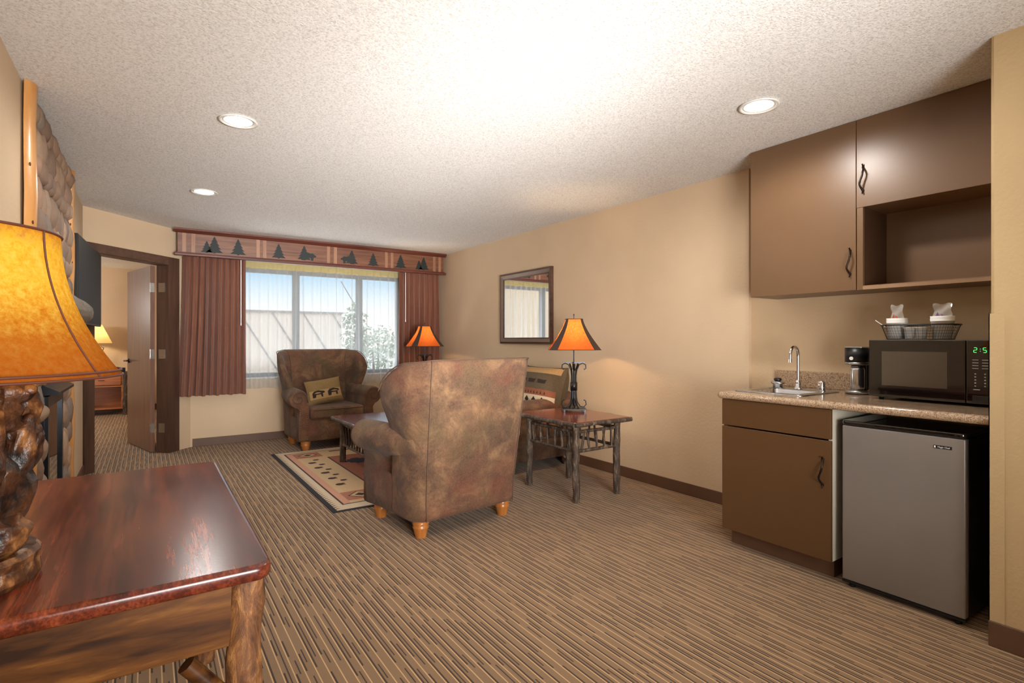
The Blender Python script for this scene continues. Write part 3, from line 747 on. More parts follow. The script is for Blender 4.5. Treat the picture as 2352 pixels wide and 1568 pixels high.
ch2 = make_armchair('mottled brown wing armchair facing the room before the window', (1.755, 6.46, 0), math.radians(183), M['suede'])
for o in ch2.children:
    pass

# throw pillow on the far chair
def pillow(mb, w, h, d, mi=0, n=14):
    def side(s_):
        def f(u, v):
            a, b = 2 * u - 1, 2 * v - 1
            e = (1 - abs(a) ** 2.6) * (1 - abs(b) ** 2.6); pin = 1 - .05 * (1 - abs(a) ** 2) * abs(b) ** 3
            pin2 = 1 - .05 * (1 - abs(b) ** 2) * abs(a) ** 3
            return (a * w / 2 * pin2, s_ * d / 2 * max(0, e) ** .5, b * h / 2 * pin)
        return f
    mb.grid(n, n, side(1), mi); mb.grid(n, n, side(-1), mi)
    return side(-1)
pl = thing('throw_pillow', 'small tapestry pillow with two bears on the far armchair seat', 'pillow', (1.71, 6.44, .622), math.radians(6))
pl.rotation_euler = (math.radians(-14), math.radians(-7), math.radians(6))
m = MB(); sf = pillow(m, .42, .29, .12)
m.build('pillow_body', M['tap'], pl, recalc=False)
def onpil(f, x, z, w=.42, h=.29, o=.004):
    p = f(x / w + .5, z / h + .5); return (p[0], p[1] - o, p[2])
m = MB()
m.grid(14, 4, lambda u, v: onpil(sf, -.19 + .38 * u, -.085 + .10 * v, o=.002)); m.build('tan_band', M['tap2'], pl, recalc=False)
m = MB()
for cx in (-.09, .09):
    b = [(-.075, -.07), (-.075, -.02), (-.05, .005), (.0, .01), (.04, .0), (.07, -.005), (.08, -.025), (.05, -.03), (.05, -.07), (.03, -.07), (.025, -.04), (-.03, -.04), (-.04, -.07)]
    q = [onpil(sf, cx + x * .95, z + .005, o=.006) for x, z in b]; m.poly(q)
m.build('bear_motif', M['tapd'], pl, recalc=False)

# ------------------------------------------------------------------ rug
rg = MB()
def flat(pts, z, mi): rg.poly([(x, y, z) for x, y in pts], mi)
def rect(x0, x1, y0, y1, z, mi): flat([(x0, y0), (x1, y0), (x1, y1), (x0, y1)], z, mi)
RX0, RX1, RY0, RY1 = 1.08, 2.60, 3.83, 6.14
rg.box(RX0, RX1, RY0, RY1, .001, .008, 1)
rect(RX0 + .034, RX1 - .034, RY0 + .022, RY1 - .01, .0085, 0)
def zig(x0, x1, ya, yb, n_, z, mi, mirror=False):
    for i in range(n_):
        a = ya + (yb - ya) * i / n_; b = ya + (yb - ya) * (i + .45) / n_
        flat([(x0, a), (x1, (a + b) / 2 + .012), (x0, b)], z, mi)
zig(1.116, 1.152, RY0 + .05, RY1 - .05, 52, .0088, 2); zig(RX1 - .036, RX1 - .072, RY0 + .05, RY1 - .05, 52, .0088, 2)
rect(1.185, RX1 - .105, RY0 + .135, RY1 - .105, .0088, 2)
rect(1.200, RX1 - .12, RY0 + .15, RY1 - .12, .0091, 4)
rect(1.255, RX1 - .175, RY0 + .15, RY1 - .12, .0093, 3)
MX = (RX0 + RX1) / 2
rect(1.535, RX1 - .455, RY0 + .50, RY1 - .47, .0096, 2); rect(1.550, RX1 - .47, RY0 + .515, RY1 - .485, .0099, 5)
for (cx) in (1.385, RX1 - .305):
    for cy in (4.165, 5.86):
        rect(cx - .13, cx + .13, cy - .12, cy + .12, .0098, 7)
        flat([(cx - .1, cy), (cx, cy - .1), (cx + .1, cy), (cx, cy + .1)], .0101, 2); flat([(cx - .085, cy), (cx, cy - .085), (cx + .085, cy), (cx, cy + .085)], .0104, 3)
        flat([(cx - .045, cy), (cx, cy - .045), (cx + .045, cy), (cx, cy + .045)], .0107, 2)
for cx in (1.335, RX1 - .355):
    for k in range(5):
        for dx, dy, s_ in ((0, 0, 1.0), (.065, .12, .75)):
            y = 4.543 + .233 * k + dy; x = cx + dx
            flat([(x + .032 * s_ * math.cos(a) * 1.1, y + .035 * s_ * math.sin(a)) for a in [q * PI / 5 for q in range(10)]], .0101, 2)
            for q in (-1, 0, 1): flat([(x + .034 * s_ + .012 * s_ * math.cos(a) , y + q * .022 * s_ + .008 * s_ * math.sin(a)) for a in [w_ * PI / 3 for w_ in range(6)]], .0103, 2)
# navy stepped motifs in the centre
for cx, cy in ((1.75, 5.35), (1.75, 4.75), (2.0, 5.05), (1.95, 4.5)):
    for (a, b, w_) in ((-.12, -.08, .04), (-.08, -.03, .09), (-.03, .03, .14), (.03, .08, .09), (.08, .12, .04)):
        rect(cx - w_, cx + w_, cy + a, cy + b, .0104, 6)
for cx in (1.75, 2.0): rect(cx - .12, cx + .12, 6.02 - .09, 6.02 - .05, .0101, 2)
tag(rg.build('area_rug', RUG, recalc=False), 'lodge pattern area rug with paw prints and terracotta centre', 'rug')

# ------------------------------------------------------------------ coffee table & end tables
def logtube(mb, a, b, r, n=10, mi=0, wob=.06):
    a, b = Vector(a), Vector(b); k = max(3, int((b - a).length / .07))
    mb.tube([a.lerp(b, i / k) + Vector([R.uniform(-.15, .15) * r for _ in range(3)]) for i in range(k + 1)], [r * R.uniform(.92, 1.1) for _ in range(k + 1)], n, mi, wob=wob)
def live_top(mb, w, d, z0, z1):
    slab(mb, -w / 2, w / 2, -d / 2, d / 2, z0, z1, .03, .01)
def rustic_table(name, label, cat, loc, w, d, h, ins_, rails, twig, group=None, edge=True, leg=.026):
    t = thing(name, label, cat, loc, 0, group)
    m = MB(); live_top(m, w - .03, d - .03, h - .035, h); m.build('table_top', M['redwood'], t)
    # bark edging round the top
    m = MB(); e = .016
    for a, b in (((-w / 2 + e, -d / 2 + e), (w / 2 - e, -d / 2 + e)), ((w / 2 - e, -d / 2 + e), (w / 2 - e, d / 2 - e)), ((w / 2 - e, d / 2 - e), (-w / 2 + e, d / 2 - e)), ((-w / 2 + e, d / 2 - e), (-w / 2 + e, -d / 2 + e))):
        logtube(m, (a[0], a[1], h - .0185), (b[0], b[1], h - .0185), .0165)
    m.build('bark_edge', M['bark'], t)
    lx, ly = w / 2 - ins_, d / 2 - ins_
    for sx in (-1, 1):
        for sy in (-1, 1):
            m = MB(); logtube(m, (0, 0, 0), (0, 0, h - .036), leg, 14); m.build('leg', M['bark'], t, loc=(sx * lx, sy * ly, 0))
    zt, zb = rails
    for s_, ax in ((-1, 0), (1, 0), (-1, 1), (1, 1)):
        rm = MB(); tm = MB()
        for z in (zt, zb):
            if ax == 0: logtube(rm, (-lx, s_ * ly, z), (lx, s_ * ly, z), .013)
            else: logtube(rm, (s_ * lx, -ly, z), (s_ * lx, ly, z), .013)
        rm.build('rail', M['bark'], t)
        span = lx if ax == 0 else ly; n_ = max(3, int(span * 2 / twig))
        for i in range(n_):
            p = -span + 2 * span * (i + .7) / (n_ + .4); q = p + R.uniform(-.035, .035)
            if ax == 0: logtube(tm, (p, s_ * ly, zb), (q, s_ * ly, zt), .009, 8)
            else: logtube(tm, (s_ * lx, p, zb), (s_ * lx, q, zt), .009, 8)
        tm.build('twig_lattice', M['bark'], t)
    return t
G = 'hickory end tables beside the sofa'
rustic_table('end_table', 'hickory log end table with red top beside the sofa, near one', 'table', (2.875, 3.355, 0), .62, .78, .615, .095, (.53, .385), .085, G)
rustic_table('end_table', 'hickory log end table in the far corner under the lamp', 'table', (2.98, 6.50, 0), .62, .56, .615, .095, (.53, .385), .085, G)
rustic_table('coffee_table', 'low hickory log coffee table with glossy dark top on the rug', 'table', (1.86, 4.86, .0112), .70, 1.22, .45, .10, (.37, .17), .075, leg=.03)

# iron table lamps
def iron_lamp(label, loc, rz):
    t = thing('table_lamp', label, 'lamp', loc, rz, 'iron scroll table lamps with orange shades')
    m = MB(); m.box(-.10, .10, -.10, .10, .018, .026, bevel=.002)
    for sx in (-.085, .085):
        for sy in (-.085, .085): m.box(sx - .006, sx + .006, sy - .006, sy + .006, 0, .018)
    m.build('base_plate', M['iron'], t)
    m = MB()
    for q in range(8):
        a = q * PI / 4; ca, sa = math.cos(a), math.sin(a)
        big = q % 2 == 0
        prof = [(.02, .2), (.022, .12), (.03, .075), (.055, .038), (.085, .034), (.105, .055), (.10, .085), (.083, .095)] if big else [(.018, .2), (.02, .12), (.026, .07), (.045, .035), (.055, .028)]
        pts = [(r_ * ca, r_ * sa, z) for r_, z in prof]; m.tube(pts, .0048, 6)
        prof2 = [(.02, .2), (.02, .30), (.026, .35), (.045, .395), (.075, .408), (.10, .395), (.103, .365), (.085, .352)] if big else [(.018, .2), (.02, .31), (.028, .36), (.05, .405)]
        m.tube([(r_ * ca, r_ * sa, z) for r_, z in prof2], .0048, 6)
    m.box(-.095, .095, -.006, .006, .411, .418); m.box(-.006, .006, -.095, .095, .411, .418)
    m.build('scroll_stem', M['iron'], t)
    MB().lathe([(.0, .175), (.03, .175), (.03, .245), (.0, .245)], 20).build('stem_collar', M['black'], t)
    m = MB(); m.tube([(0, 0, .415), (0, 0, .56)], .005, 8); m.tube([(0, 0, .775), (0, 0, .82)], .003, 6); m.blob((0, 0, .823), (.006, .006, .009), 0, 1)
    for s_ in (-1, 1): m.tube([(0, 0, .52), (0, .045 * s_, .58), (0, .045 * s_, .70), (0, 0, .775)], .002, 6)
    m.build('lamp_rod', M['iron'], t)
    MB().blob((0, 0, .60), (.028, .028, .04), 0, 2).build('bulb', M['bulb'], t)
    # square cut-corner bell shade: wide panels and dark narrow corner panels
    m = MB(); dkm = MB(); z0, z1 = .525, .785
    def half(v): return .215 - (.215 - .072) * (1 - (1 - v) ** 1.35)
    def cut(v): return half(v) * .30
    for q in range(4):
        a = q * PI / 2; rot = Matrix.Rotation(a, 3, 'Z')
        m.grid(6, 10, lambda u, v: (rot @ Vector(((2 * u - 1) * (half(v) - cut(v)), -half(v), z0 + (z1 - z0) * v)))[:], smooth=False)
        dkm.grid(2, 10, lambda u, v: (rot @ Vector((half(v) - cut(v) * (1 - u), -half(v) + cut(v) * u, z0 + (z1 - z0) * v)))[:], smooth=False)
    sh = m.build('lamp_shade', M['shade2'], t, recalc=False); dkm.build('corner_panel', M['trimdark'], sh, recalc=False)
    m = MB()
    for v, z in ((0, z0), (1, z1)):
        h_, c_ = half(v), cut(v)
        m.tube([(h_ - c_, -h_, z), (h_, -h_ + c_, z), (h_, h_ - c_, z), (h_ - c_, h_, z), (-h_ + c_, h_, z), (-h_, h_ - c_, z), (-h_, -h_ + c_, z), (-h_ + c_, -h_, z)], .003, 6, closed=True)
    for a in range(2): m.tube([(-.07 if a else 0, 0 if a else -.07, z1 - .004), (.07 if a else 0, 0 if a else .07, z1 - .004)], .002, 6)
    m.build('shade_rim', M['trimdark'], sh)
    return t
iron_lamp('lit iron scroll lamp with orange shade on the near end table', (3.02, 3.50, .616), math.radians(-36))
iron_lamp('lit iron scroll lamp with orange shade in the window corner', (3.0, 6.45, .616), math.radians(-10))

# ------------------------------------------------------------------ sofa
sf_ = thing('sofa', 'mottled brown sofa with lodge pattern back cushions along the right wall', 'sofa', (3.06, 5.05, 0))
m = MB(); m.box(-.40, .40, -.98, .98, .10, .33, bevel=.03, seg=4); m.build('sofa_base', M['suede2'], sf_)
m = MB(); m.box(.25, .44, -1.0, 1.0, .12, .72, bevel=.05, seg=4); m.build('sofa_back', M['suede2'], sf_)
for s_ in (-1, 1):
    m = MB(); cz, r_ = .56, .10; prof = []
    for k in range(15):
        a = math.radians(-30 + 240 * k / 14); prof.append((s_ * (.98 + r_ * math.cos(a)), cz + r_ * math.sin(a)))
    prof += [(s_ * .90, .40), (s_ * .90, .11), (s_ * 1.07, .11), (s_ * 1.07, .42)]
    k = len(prof); xs = [-.43, -.41, 0, .42]; vs = []
    for i, x in enumerate(xs):
        for (y, z) in prof:
            e = .012 if i == 0 else 0; vs.append((x, y + (s_ * .98 - y) * e * 2, z + (.4 - z) * e))
    m.add(vs, [[i * k + j, i * k + (j + 1) % k, (i + 1) * k + (j + 1) % k, (i + 1) * k + j] for i in range(3) for j in range(k)], 0, True); m.add(vs, [list(range(k)), list(range(3 * k, 4 * k))])
    m.build('sofa_arm', M['suede2'], sf_)
for y in (-.60, 0, .60):
    m = MB(); m.box(-.43, .22, y - .295, y + .295, .33, .47, bevel=.035, seg=4); m.build('seat_cushion', M['suede2'], sf_)
    bc = MB(); W_, H_, D_ = .74, .52, .36
    f_ = pillow(bc, W_, H_, D_, 0, 16); 
    o = bc.build('back_cushion', M['tapo'], sf_, loc=(.22, y * 1.1 - .06, .705), rot=(0, math.radians(0), math.radians(-90)), recalc=False)
    o.rotation_euler = (math.radians(-16), 0, math.radians(-90))
    for (za, zb, mt, nm, off_) in ((-.235, -.16, 'tapd', 'dark_band', .002), (-.16, -.06, 'tapc', 'cream_band', .002), (-.06, .0, 'tapr', 'rust_band', .002), (.165, .235, 'tap2', 'tan_band', .002)):
        for side in (-1, 1):
            mm = MB(); mm.grid(20, 4, lambda u, v: (lambda p: (p[0], (p[1] - off_) * 1 if side < 0 else -(p[1] - off_), p[2]))(f_((-.355 + .71 * u) / W_ + .5, (za + (zb - za) * v) / H_ + .5)))
            if side < 0: mm.build(nm, M[mt], o, recalc=False)
    mm = MB()
    for i in range(4):
        cx = -.2 + .135 * i; b = [(-.045, .06), (.045, .06), (.055, .10), (.03, .095), (-.055, .10)]
        mm.poly([(lambda p: (p[0], p[1] - .005, p[2]))(f_((cx + x) / W_ + .5, z / H_ + .5)) for x, z in b])
    for i in range(6):
        cx = -.25 + .1 * i; b = [(-.03, -.11), (0, -.075), (.03, -.11), (0, -.145)]
        mm.poly([(lambda p: (p[0], p[1] - .005, p[2]))(f_((cx + x) / W_ + .5, z / H_ + .5)) for x, z in b])
    for i in range(14):
        cx = -.27 + .0415 * i; b = [(-.009, -.045), (.009, -.045), (.0, -.015)]
        mm.poly([(lambda p: (p[0], p[1] - .005, p[2]))(f_((cx + x) / W_ + .5, z / H_ + .5)) for x, z in b])
    mm.build('woven_motif', M['tapd'], o, recalc=False)
for sx in (-.36, .36):
    for sy in (-.95, .95):
        MB().lathe([(.028, 0), (.034, .04), (.036, .10)], 14).build('leg', M['bear'], sf_, loc=(sx, sy, 0))

# ------------------------------------------------------------------ mirror
mr = thing('wall_mirror', 'rectangular mirror in a brown frame on the right wall', 'mirror', (XR, 4.91, 1.59))
hy_, hz_ = .495, .41; f_w = .07
m = MB()
def mitre(o, i, x0, x1, mb, mi=0):
    (oy, oz), (iy, iz) = o, i
    P4 = lambda x, y, z: [(x, -y, -z), (x, y, -z), (x, y, z), (x, -y, z)]
    vs = P4(x0, oy, oz) + P4(x1, iy, iz)
    mb.add(vs, [[k, (k + 1) % 4, 4 + (k + 1) % 4, 4 + k] for k in range(4)], mi)
mitre((hy_, hz_), (hy_, hz_), -.001, -.03, m); mitre((hy_, hz_), (hy_ - .02, hz_ - .02), -.03, -.035, m); mitre((hy_ - .02, hz_ - .02), (hy_ - .055, hz_ - .055), -.035, -.018, m, 1); mitre((hy_ - .055, hz_ - .055), (hy_ - f_w, hz_ - f_w), -.018, -.012, m, 0)
m.build('mirror_frame', [M['mframe'], M['mframe2']], mr)
MB().box(-.012, -.008, -hy_ + f_w, hy_ - f_w, -hz_ + f_w, hz_ - f_w).build('mirror_glass', M['mirror'], mr)

# ------------------------------------------------------------------ kitchenette
def pull(parent, x, y, z, L=.13):
    m = MB(); pts = []
    for i in range(13):
        u = i / 12; pts.append((x - .026 * min(1, 4 * u, 4 * (1 - u)), y + .008 * math.sin(u * 2 * PI), z - L / 2 + L * u))
    m.tube(pts, [.006 if i in (0, 12) else .0045 + .0012 * math.sin(i * 1.2) ** 2 for i in range(13)], 8)
    for s_ in (0, 1): m.blob((x - .001, y, z - L / 2 + L * s_), (.003, .008, .010), 0, 1); m.tube([(x, y, z - L / 2 + L * s_), (x - .012, y, z - L / 2 + L * s_ - (.016 if not s_ else -.016))], .004, 6)
    return m.build('handle', M['bronze'], parent)
bc_ = thing('base_cabinet', 'brown laminate base cabinet under the sink', 'cabinet', (2.85, 1.64, 0))
m = MB(); m.box(.02, .69, .29, .31, .10, .872); m.box(.02, .69, -.308, .29, .10, .12); m.box(.02, .04, -.308, .29, .12, .16); m.box(.65, .69, -.288, .29, .12, .872, 0)
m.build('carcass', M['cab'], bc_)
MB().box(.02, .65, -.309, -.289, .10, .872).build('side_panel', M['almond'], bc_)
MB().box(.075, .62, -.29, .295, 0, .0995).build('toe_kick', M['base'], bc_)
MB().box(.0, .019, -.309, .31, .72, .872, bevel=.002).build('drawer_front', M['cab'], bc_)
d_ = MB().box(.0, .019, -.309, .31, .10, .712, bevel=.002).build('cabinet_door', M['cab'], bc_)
pull(d_, 0, -.27, .55)

ct = thing('countertop', 'speckled beige stone countertop running to the entry wall', 'countertop', (2.82, 1.34, .875))
m = MB(); Z1 = .04
SX0, SX1, SY0, SY1 = .13 + .02, .56, .20, .575   # sink cut out (local)
# slab with hole built from blocks, bullnose front
def blk(x0, x1, y0, y1): m.box(x0, x1, y0, y1, 0, Z1)
y0_, y1_ = YE - 1.34 + .003, 1.97 - 1.34
SBX0, SBX1, SBY0, SBY1 = .17, .50, .25, .53
blk(.02, SBX0, y0_, y1_ - .02); blk(SBX1, XK - 2.82 - .001, y0_, y1_ - .02); blk(SBX0, SBX1, y0_, SBY0); blk(SBX0, SBX1, SBY1, y1_ - .02)
m.tube([(.02, y0_, .02), (.02, y1_ - .02, .02)], .02, 16); m.tube([(.02, y1_ - .02, .02), (XK - 2.82 - .001, y1_ - .02, .02)], .02, 16); m.blob((.02, y1_ - .02, .02), (.02, .02, .02), 0, 2)
m.build('counter_slab', M['granite'], ct)
m = MB().box(XK - 2.82 - .022, XK - 2.82 - .001, YE - 1.34 + .003, 2.015 - 1.34, Z1 + .0005 - 0, .145, bevel=.003); m.build('backsplash', M['granite'], ct)

sk = thing('sink', 'small stainless steel drop-in sink in the countertop', 'sink', (3.155, 1.73, .9155))
m = MB()
def ring(x0, x1, y0, y1, z, r): return [(x, y, z) for x, y in rrect(x0, x1, y0, y1, r, 6)]
rs = [ring(-.215, .235, -.205, .205, 0, .03), ring(-.215, .235, -.205, .205, .004, .03), ring(-.205, .225, -.195, .195, .006, .03), ring(-.155, .135, -.150, .150, .005, .04), ring(-.150, .130, -.145, .145, -.002, .04), ring(-.135, .12, -.13, .13, -.145, .05), ring(-.02, .02, -.02, .02, -.15, .018)]
k = len(rs[0]); vs = [v for r_ in rs for v in r_]
m.add(vs, [[i * k + j, i * k + (j + 1) % k, (i + 1) * k + (j + 1) % k, (i + 1) * k + j] for i in range(len(rs) - 1) for j in range(k)], 0, True); m.add(vs, [list(range((len(rs) - 1) * k, len(rs) * k))])
m.build('basin', M['steel'], sk, recalc=False)
MB().lathe([(.022, -.146), (.022, -.1435), (.0, -.1435)], 20).build('drain', M['bronze'], sk)
fc = thing('faucet', 'chrome gooseneck faucet at the back of the sink', 'faucet', (3.345, 1.755, .9215))
m = MB(); m.lathe([(.026, 0), (.026, .006), (.019, .012), (.017, .035), (.013, .05), (.011, .055)], 20); m.build('faucet_base', M['chrome'], fc)
m = MB(); pts = [(0, 0, .05), (0, 0, .12), (0, 0, .19)]
for i in range(1, 11):
    a = PI * i / 10 * .97; pts.append((-.045 + .045 * math.cos(a), .0, .215 + .045 * math.sin(a)))
pts.append((-.093, 0, .175)); m.tube(pts, .009, 12); m.tube([(-.093, 0, .182), (-.094, 0, .165)], .0115, 12); m.build('spout', M['chrome'], fc)
m = MB().lathe([(.0, 0), (.021, 0), (.0215, .004), (.021, .048), (.018, .056), (0, .058)], 24)
tag(m.build('air_gap_cap', M['chrome'], loc=(3.345, 1.615, .9215)), 'short chrome cylinder cap right of the faucet', 'sink cap')
st = thing('sink_strainer', 'steel sink strainer with black knob, left of the faucet', 'strainer', (3.345, 1.885, .9215))
m = MB().lathe([(.0, 0), (.030, 0), (.028, .018), (.040, .024), (.042, .030), (.038, .038), (0, .040)], 28); m.build('strainer_cup', M['steel'], st)
MB().lathe([(.018, .04), (.024, .046), (.024, .054), (.016, .060), (0, .060)], 20).build('knob', M['black'], st)

cm = thing('coffee_maker', 'slim black and steel coffee maker left of the microwave', 'coffee maker', (3.36, 1.425, .9155))
def cyl2(mb, r, z0, z1, c=(0, 0), n_=28, sq=1.0, mi=0): mb.lathe([(0, z0), (r, z0), (r, z1), (0, z1)], n_, (c[0], c[1], 0), mi)
m = MB(); cyl2(m, .060, 0, .006); m.box(.02, .055, -.045, .045, .02, .185, bevel=.01); cyl2(m, .062, .182, .262); m.build('housing', M['black'], cm)
for a_ in ((.0605, .006, .020), (.0625, .168, .182)): m = MB(); cyl2(m, *a_); m.build('steel_ring', M['steel'], cm)
MB().box(-.05, .04, -.045, .045, .262, .270, bevel=.003).build('steel_lid', M['steel'], cm)
m = MB(); m.lathe([(0, .021), (.034, .021), (.037, .04), (.037, .14), (.03, .160), (0, .160)], 24, (-.014, -.006, 0)); m.build('travel_mug', M['steel'], cm)
m = MB(); m.tube([(-.061, .004, .204), (-.066, .004, .204)], .010, 16); m.build('button', M['cup'], cm)

mw = thing('microwave', 'black microwave oven on the countertop', 'microwave', (3.15, 1.005, .9155))
m = MB(); m.box(.02, .37, -.275, .275, .014, .308, bevel=.004)
for x in (.06, .32):
    for y in (-.24, .24): m.lathe([(0, 0), (.012, 0), (.012, .015), (0, .015)], 12, (x, y, 0))
m.build('oven_body', M['black'], mw)
dr = MB().box(0, .0195, -.130, .275, .014, .308, bevel=.003).build('oven_door', M['gloss'], mw)
MB().box(-.0008, -.0001, -.06, .215, .075, .250).build('door_window', M['mwin'], dr)
cp = MB().box(0, .0195, -.275, -.132, .014, .308, bevel=.003).build('control_panel', M['gloss'], mw)
m = MB()
def seg7(mb, y, z, s_, on):
    S = {'a': (0, 1, 1), 'g': (0, 0, 1), 'd': (0, -1, 1), 'f': (-.5, .5, 0), 'b': (.5, .5, 0), 'e': (-.5, -.5, 0), 'c': (.5, -.5, 0)}
    for k in on:
        dy, dz, hz = S[k]
        w_, h_ = (.42 * s_, .10 * s_) if hz else (.10 * s_, .42 * s_)
        mb.box(-.0012, -.0003, y - dy * s_ - w_, y - dy * s_ + w_, z + dz * s_ - h_, z + dz * s_ + h_)
seg7(m, -.165, .262, .011, 'abged'); m.box(-.0012, -.0003, -.184, -.182, .266, .268); m.box(-.0012, -.0003, -.184, -.182, .256, .258); seg7(m, -.199, .262, .011, 'acdfg'); seg7(m, -.222, .262, .011, 'abcdef')
m.build('clock_digits', M['led'], cp)
m = MB()
for i in range(4):
    for y in (-.165, -.2, -.235): m.box(-.0009, -.0002, y - .011, y + .011, .215 - .013 * i, .218 - .013 * i)
m.build('function_key_print', M['print'], cp)
m = MB()
for i in range(5):
    for y in (-.165, -.2, -.235): m.box(-.0009, -.0002, y - .003, y + .003, .150 - .014 * i, .155 - .014 * i)
m.build('number_key_print', M['print'], cp)
for y in (-.17, -.225): MB().box(-.0009, -.0002, y - .012, y + .012, .078, .082).build('start_stop_print', M['print'], cp)
m = MB(); m.box(-.002, -.0002, -.25, -.155, .02, .052, bevel=.0008); m.build('door_button', M['black'], cp)

# wire basket with cups
BX, BY, BZ = 3.27, 1.095, 1.2242
bk = thing('wire_basket', 'black wire mesh basket on top of the microwave', 'basket', (BX, BY, BZ))
m = MB()
def oval(a, b, z, n_=40): return [(b * math.copysign(abs(math.cos(q)) ** .75, math.cos(q)), a * math.copysign(abs(math.sin(q)) ** .75, math.sin(q)), z) for q in [2 * PI * j / n_ for j in range(n_)]]
for i, z in enumerate((.0025, .018, .032, .046, .060)):
    s_ = z / .075; m.tube(oval(.138 + .02 * s_, .088 + .015 * s_, z), .0006, 4, closed=True)
m.tube(oval(.165, .11, .076), .0035, 6, closed=True); m.tube(oval(.138, .088, .003), .0022, 6, closed=True)
lo, hi = oval(.138, .088, .002, 64), oval(.163, .108, .076, 64)
for a, b in zip(lo, hi): m.tube([a, b], .0006, 4, caps=False)
for i in range(-12, 13):
    y = i * .0108; xx = .088 * (1 - min(1, abs(y) / .138) ** 2.6) ** .38; m.tube([(-xx, y, .0025), (xx, y, .0025)], .0009, 4, caps=False)
m.build('mesh_wall', M['black'], bk)
def cup(name, label, x, y, r0, r1, h, nst=1, tilt=0):
    m = MB(); pr = [(0, 0), (r0, 0), (r1, h), (r1 + .002, h), (r1 + .003, h + .003)]
    for k in range(nst): pr += [(r1 + .001, h + .004 + .013 * k), (r1 + .003, h + .013 + .013 * k)]
    top = pr[-1][1]; pr += [(r1 - .002, top), (r1 - .004, top - .008), (0, top - .010)]
    m.lathe(pr, 28); o = m.build(name, M['cup'], loc=(x, y, BZ + .0042)); return tag(o, label, 'cup', 'white cups in the wire basket'), BZ + .0042 + top
_, t1 = cup('foam_cup_stack', 'large white foam cup stack at the left end of the basket', BX, BY + .10, .036, .045, .083, 2)
_, t2 = cup('foam_cup_stack', 'large white foam cup stack at the right end of the basket', BX, BY - .095, .036, .047, .088, 2)
cup('paper_cup', 'small white cup in the basket beside the left foam cup stack', BX - .045, BY + .028, .019, .025, .056, 0)
cup('paper_cup', 'small white cup in the basket beside the right foam cup stack', BX - .045, BY - .022, .019, .025, .056, 0)
for y, z, w_, h_, mt, lb in ((BY + .10, t1 - .008, .027, .078, 'red', 'clear wrapped packet with red print on the left cup stack'), (BY - .095, t2 - .008, .037, .070, 'purple', 'clear wrapped packet with purple print on the right cup stack')):
    t = thing('wrapped_packet', lb, 'packet', (BX, y, z), group='clear wrapped packets')
    m = MB(); m.grid(8, 10, lambda u, v: (.006 * math.sin(u * 5 + v * 7), (2 * u - 1) * w_ * (1 + .06 * math.sin(v * 9)), v * h_ + .004 * math.sin(u * 9)))
    m.build('wrapper', M['wrap'], t, recalc=False)
    m = MB(); m.poly([(-.009, -w_ * .1, .002), (-.009, w_ * .8, .002), (-.009, w_ * .45, h_ * .42), (-.009, w_ * .3, h_ * .15)]); m.poly([(-.0095, -w_ * .5, .002), (-.0095, -.0 * w_, .002), (-.0095, w_ * .1, h_ * .3)]); m.build('printed_insert', M[mt], t, recalc=False)
m = MB().box(-.004, .004, -.03, .03, -.001, .001, bevel=.0004)
o = m.build('plastic_spoon', M['cup'], loc=(BX - .06, BY + .155, BZ + .086), rot=(math.radians(38), 0, 0)); tag(o, 'white plastic stick poking out of the basket at left', 'spoon')

# fridge
fr = thing('mini_fridge', 'silver and black mini refrigerator under the countertop', 'refrigerator', (2.87, 1.042, 0))
m = MB(); m.box(.045, .52, -.243, .243, .028, .80, bevel=.004); m.build('fridge_body', M['black'], fr)
m = MB(); slab(m, -.004, .53, -.247, .247, .803, .825, .02, .006); m.build('fridge_top', M['gloss'], fr)
fd = MB().box(0, .04, -.2445, .2445, .034, .80, bevel=.006, seg=3).build('fridge_door', M['fridge'], fr)
MB().box(.0, .044, -.244, .244, .022, .033).build('lower_trim', M['black'], fr)
for x in (.03, .48):
    for y in (-.21, .21): MB().lathe([(0, 0), (.014, 0), (.014, .012), (.006, .014), (.006, .03)], 12).build('foot', M['black'], fr, loc=(x, y, 0))
bd_ = MB().box(-.0018, -.0001, -.198, -.132, .748, .762, bevel=.0004).build('badge', M['black'], fd)
def text(s_, size, name, mat, parent, loc, rot, ext=.0003):
    cu = bpy.data.curves.new(name, 'FONT'); cu.body = s_; cu.size = size; cu.extrude = ext; cu.align_x = 'CENTER'; cu.align_y = 'CENTER'
    tmp = bpy.data.objects.new(name + '_t', cu); COL.objects.link(tmp)
    dg = bpy.context.evaluated_depsgraph_get(); me = bpy.data.meshes.new_from_object(tmp.evaluated_get(dg))
    bpy.data.objects.remove(tmp); me.materials.clear(); me.materials.append(mat)
    o = bpy.data.objects.new(name, me); COL.objects.link(o); o.parent = parent; o.location = loc; o.rotation_euler = rot; return o
text('Magic Chef', .0098, 'badge_lettering', M['cup'], bd_, (-.0021, -.169, .7548), (PI / 2, 0, -PI / 2))
MB().box(-.0023, -.0018, -.1405, -.1345, .7505, .7595).build('badge_emblem', M['cup'], bd_)

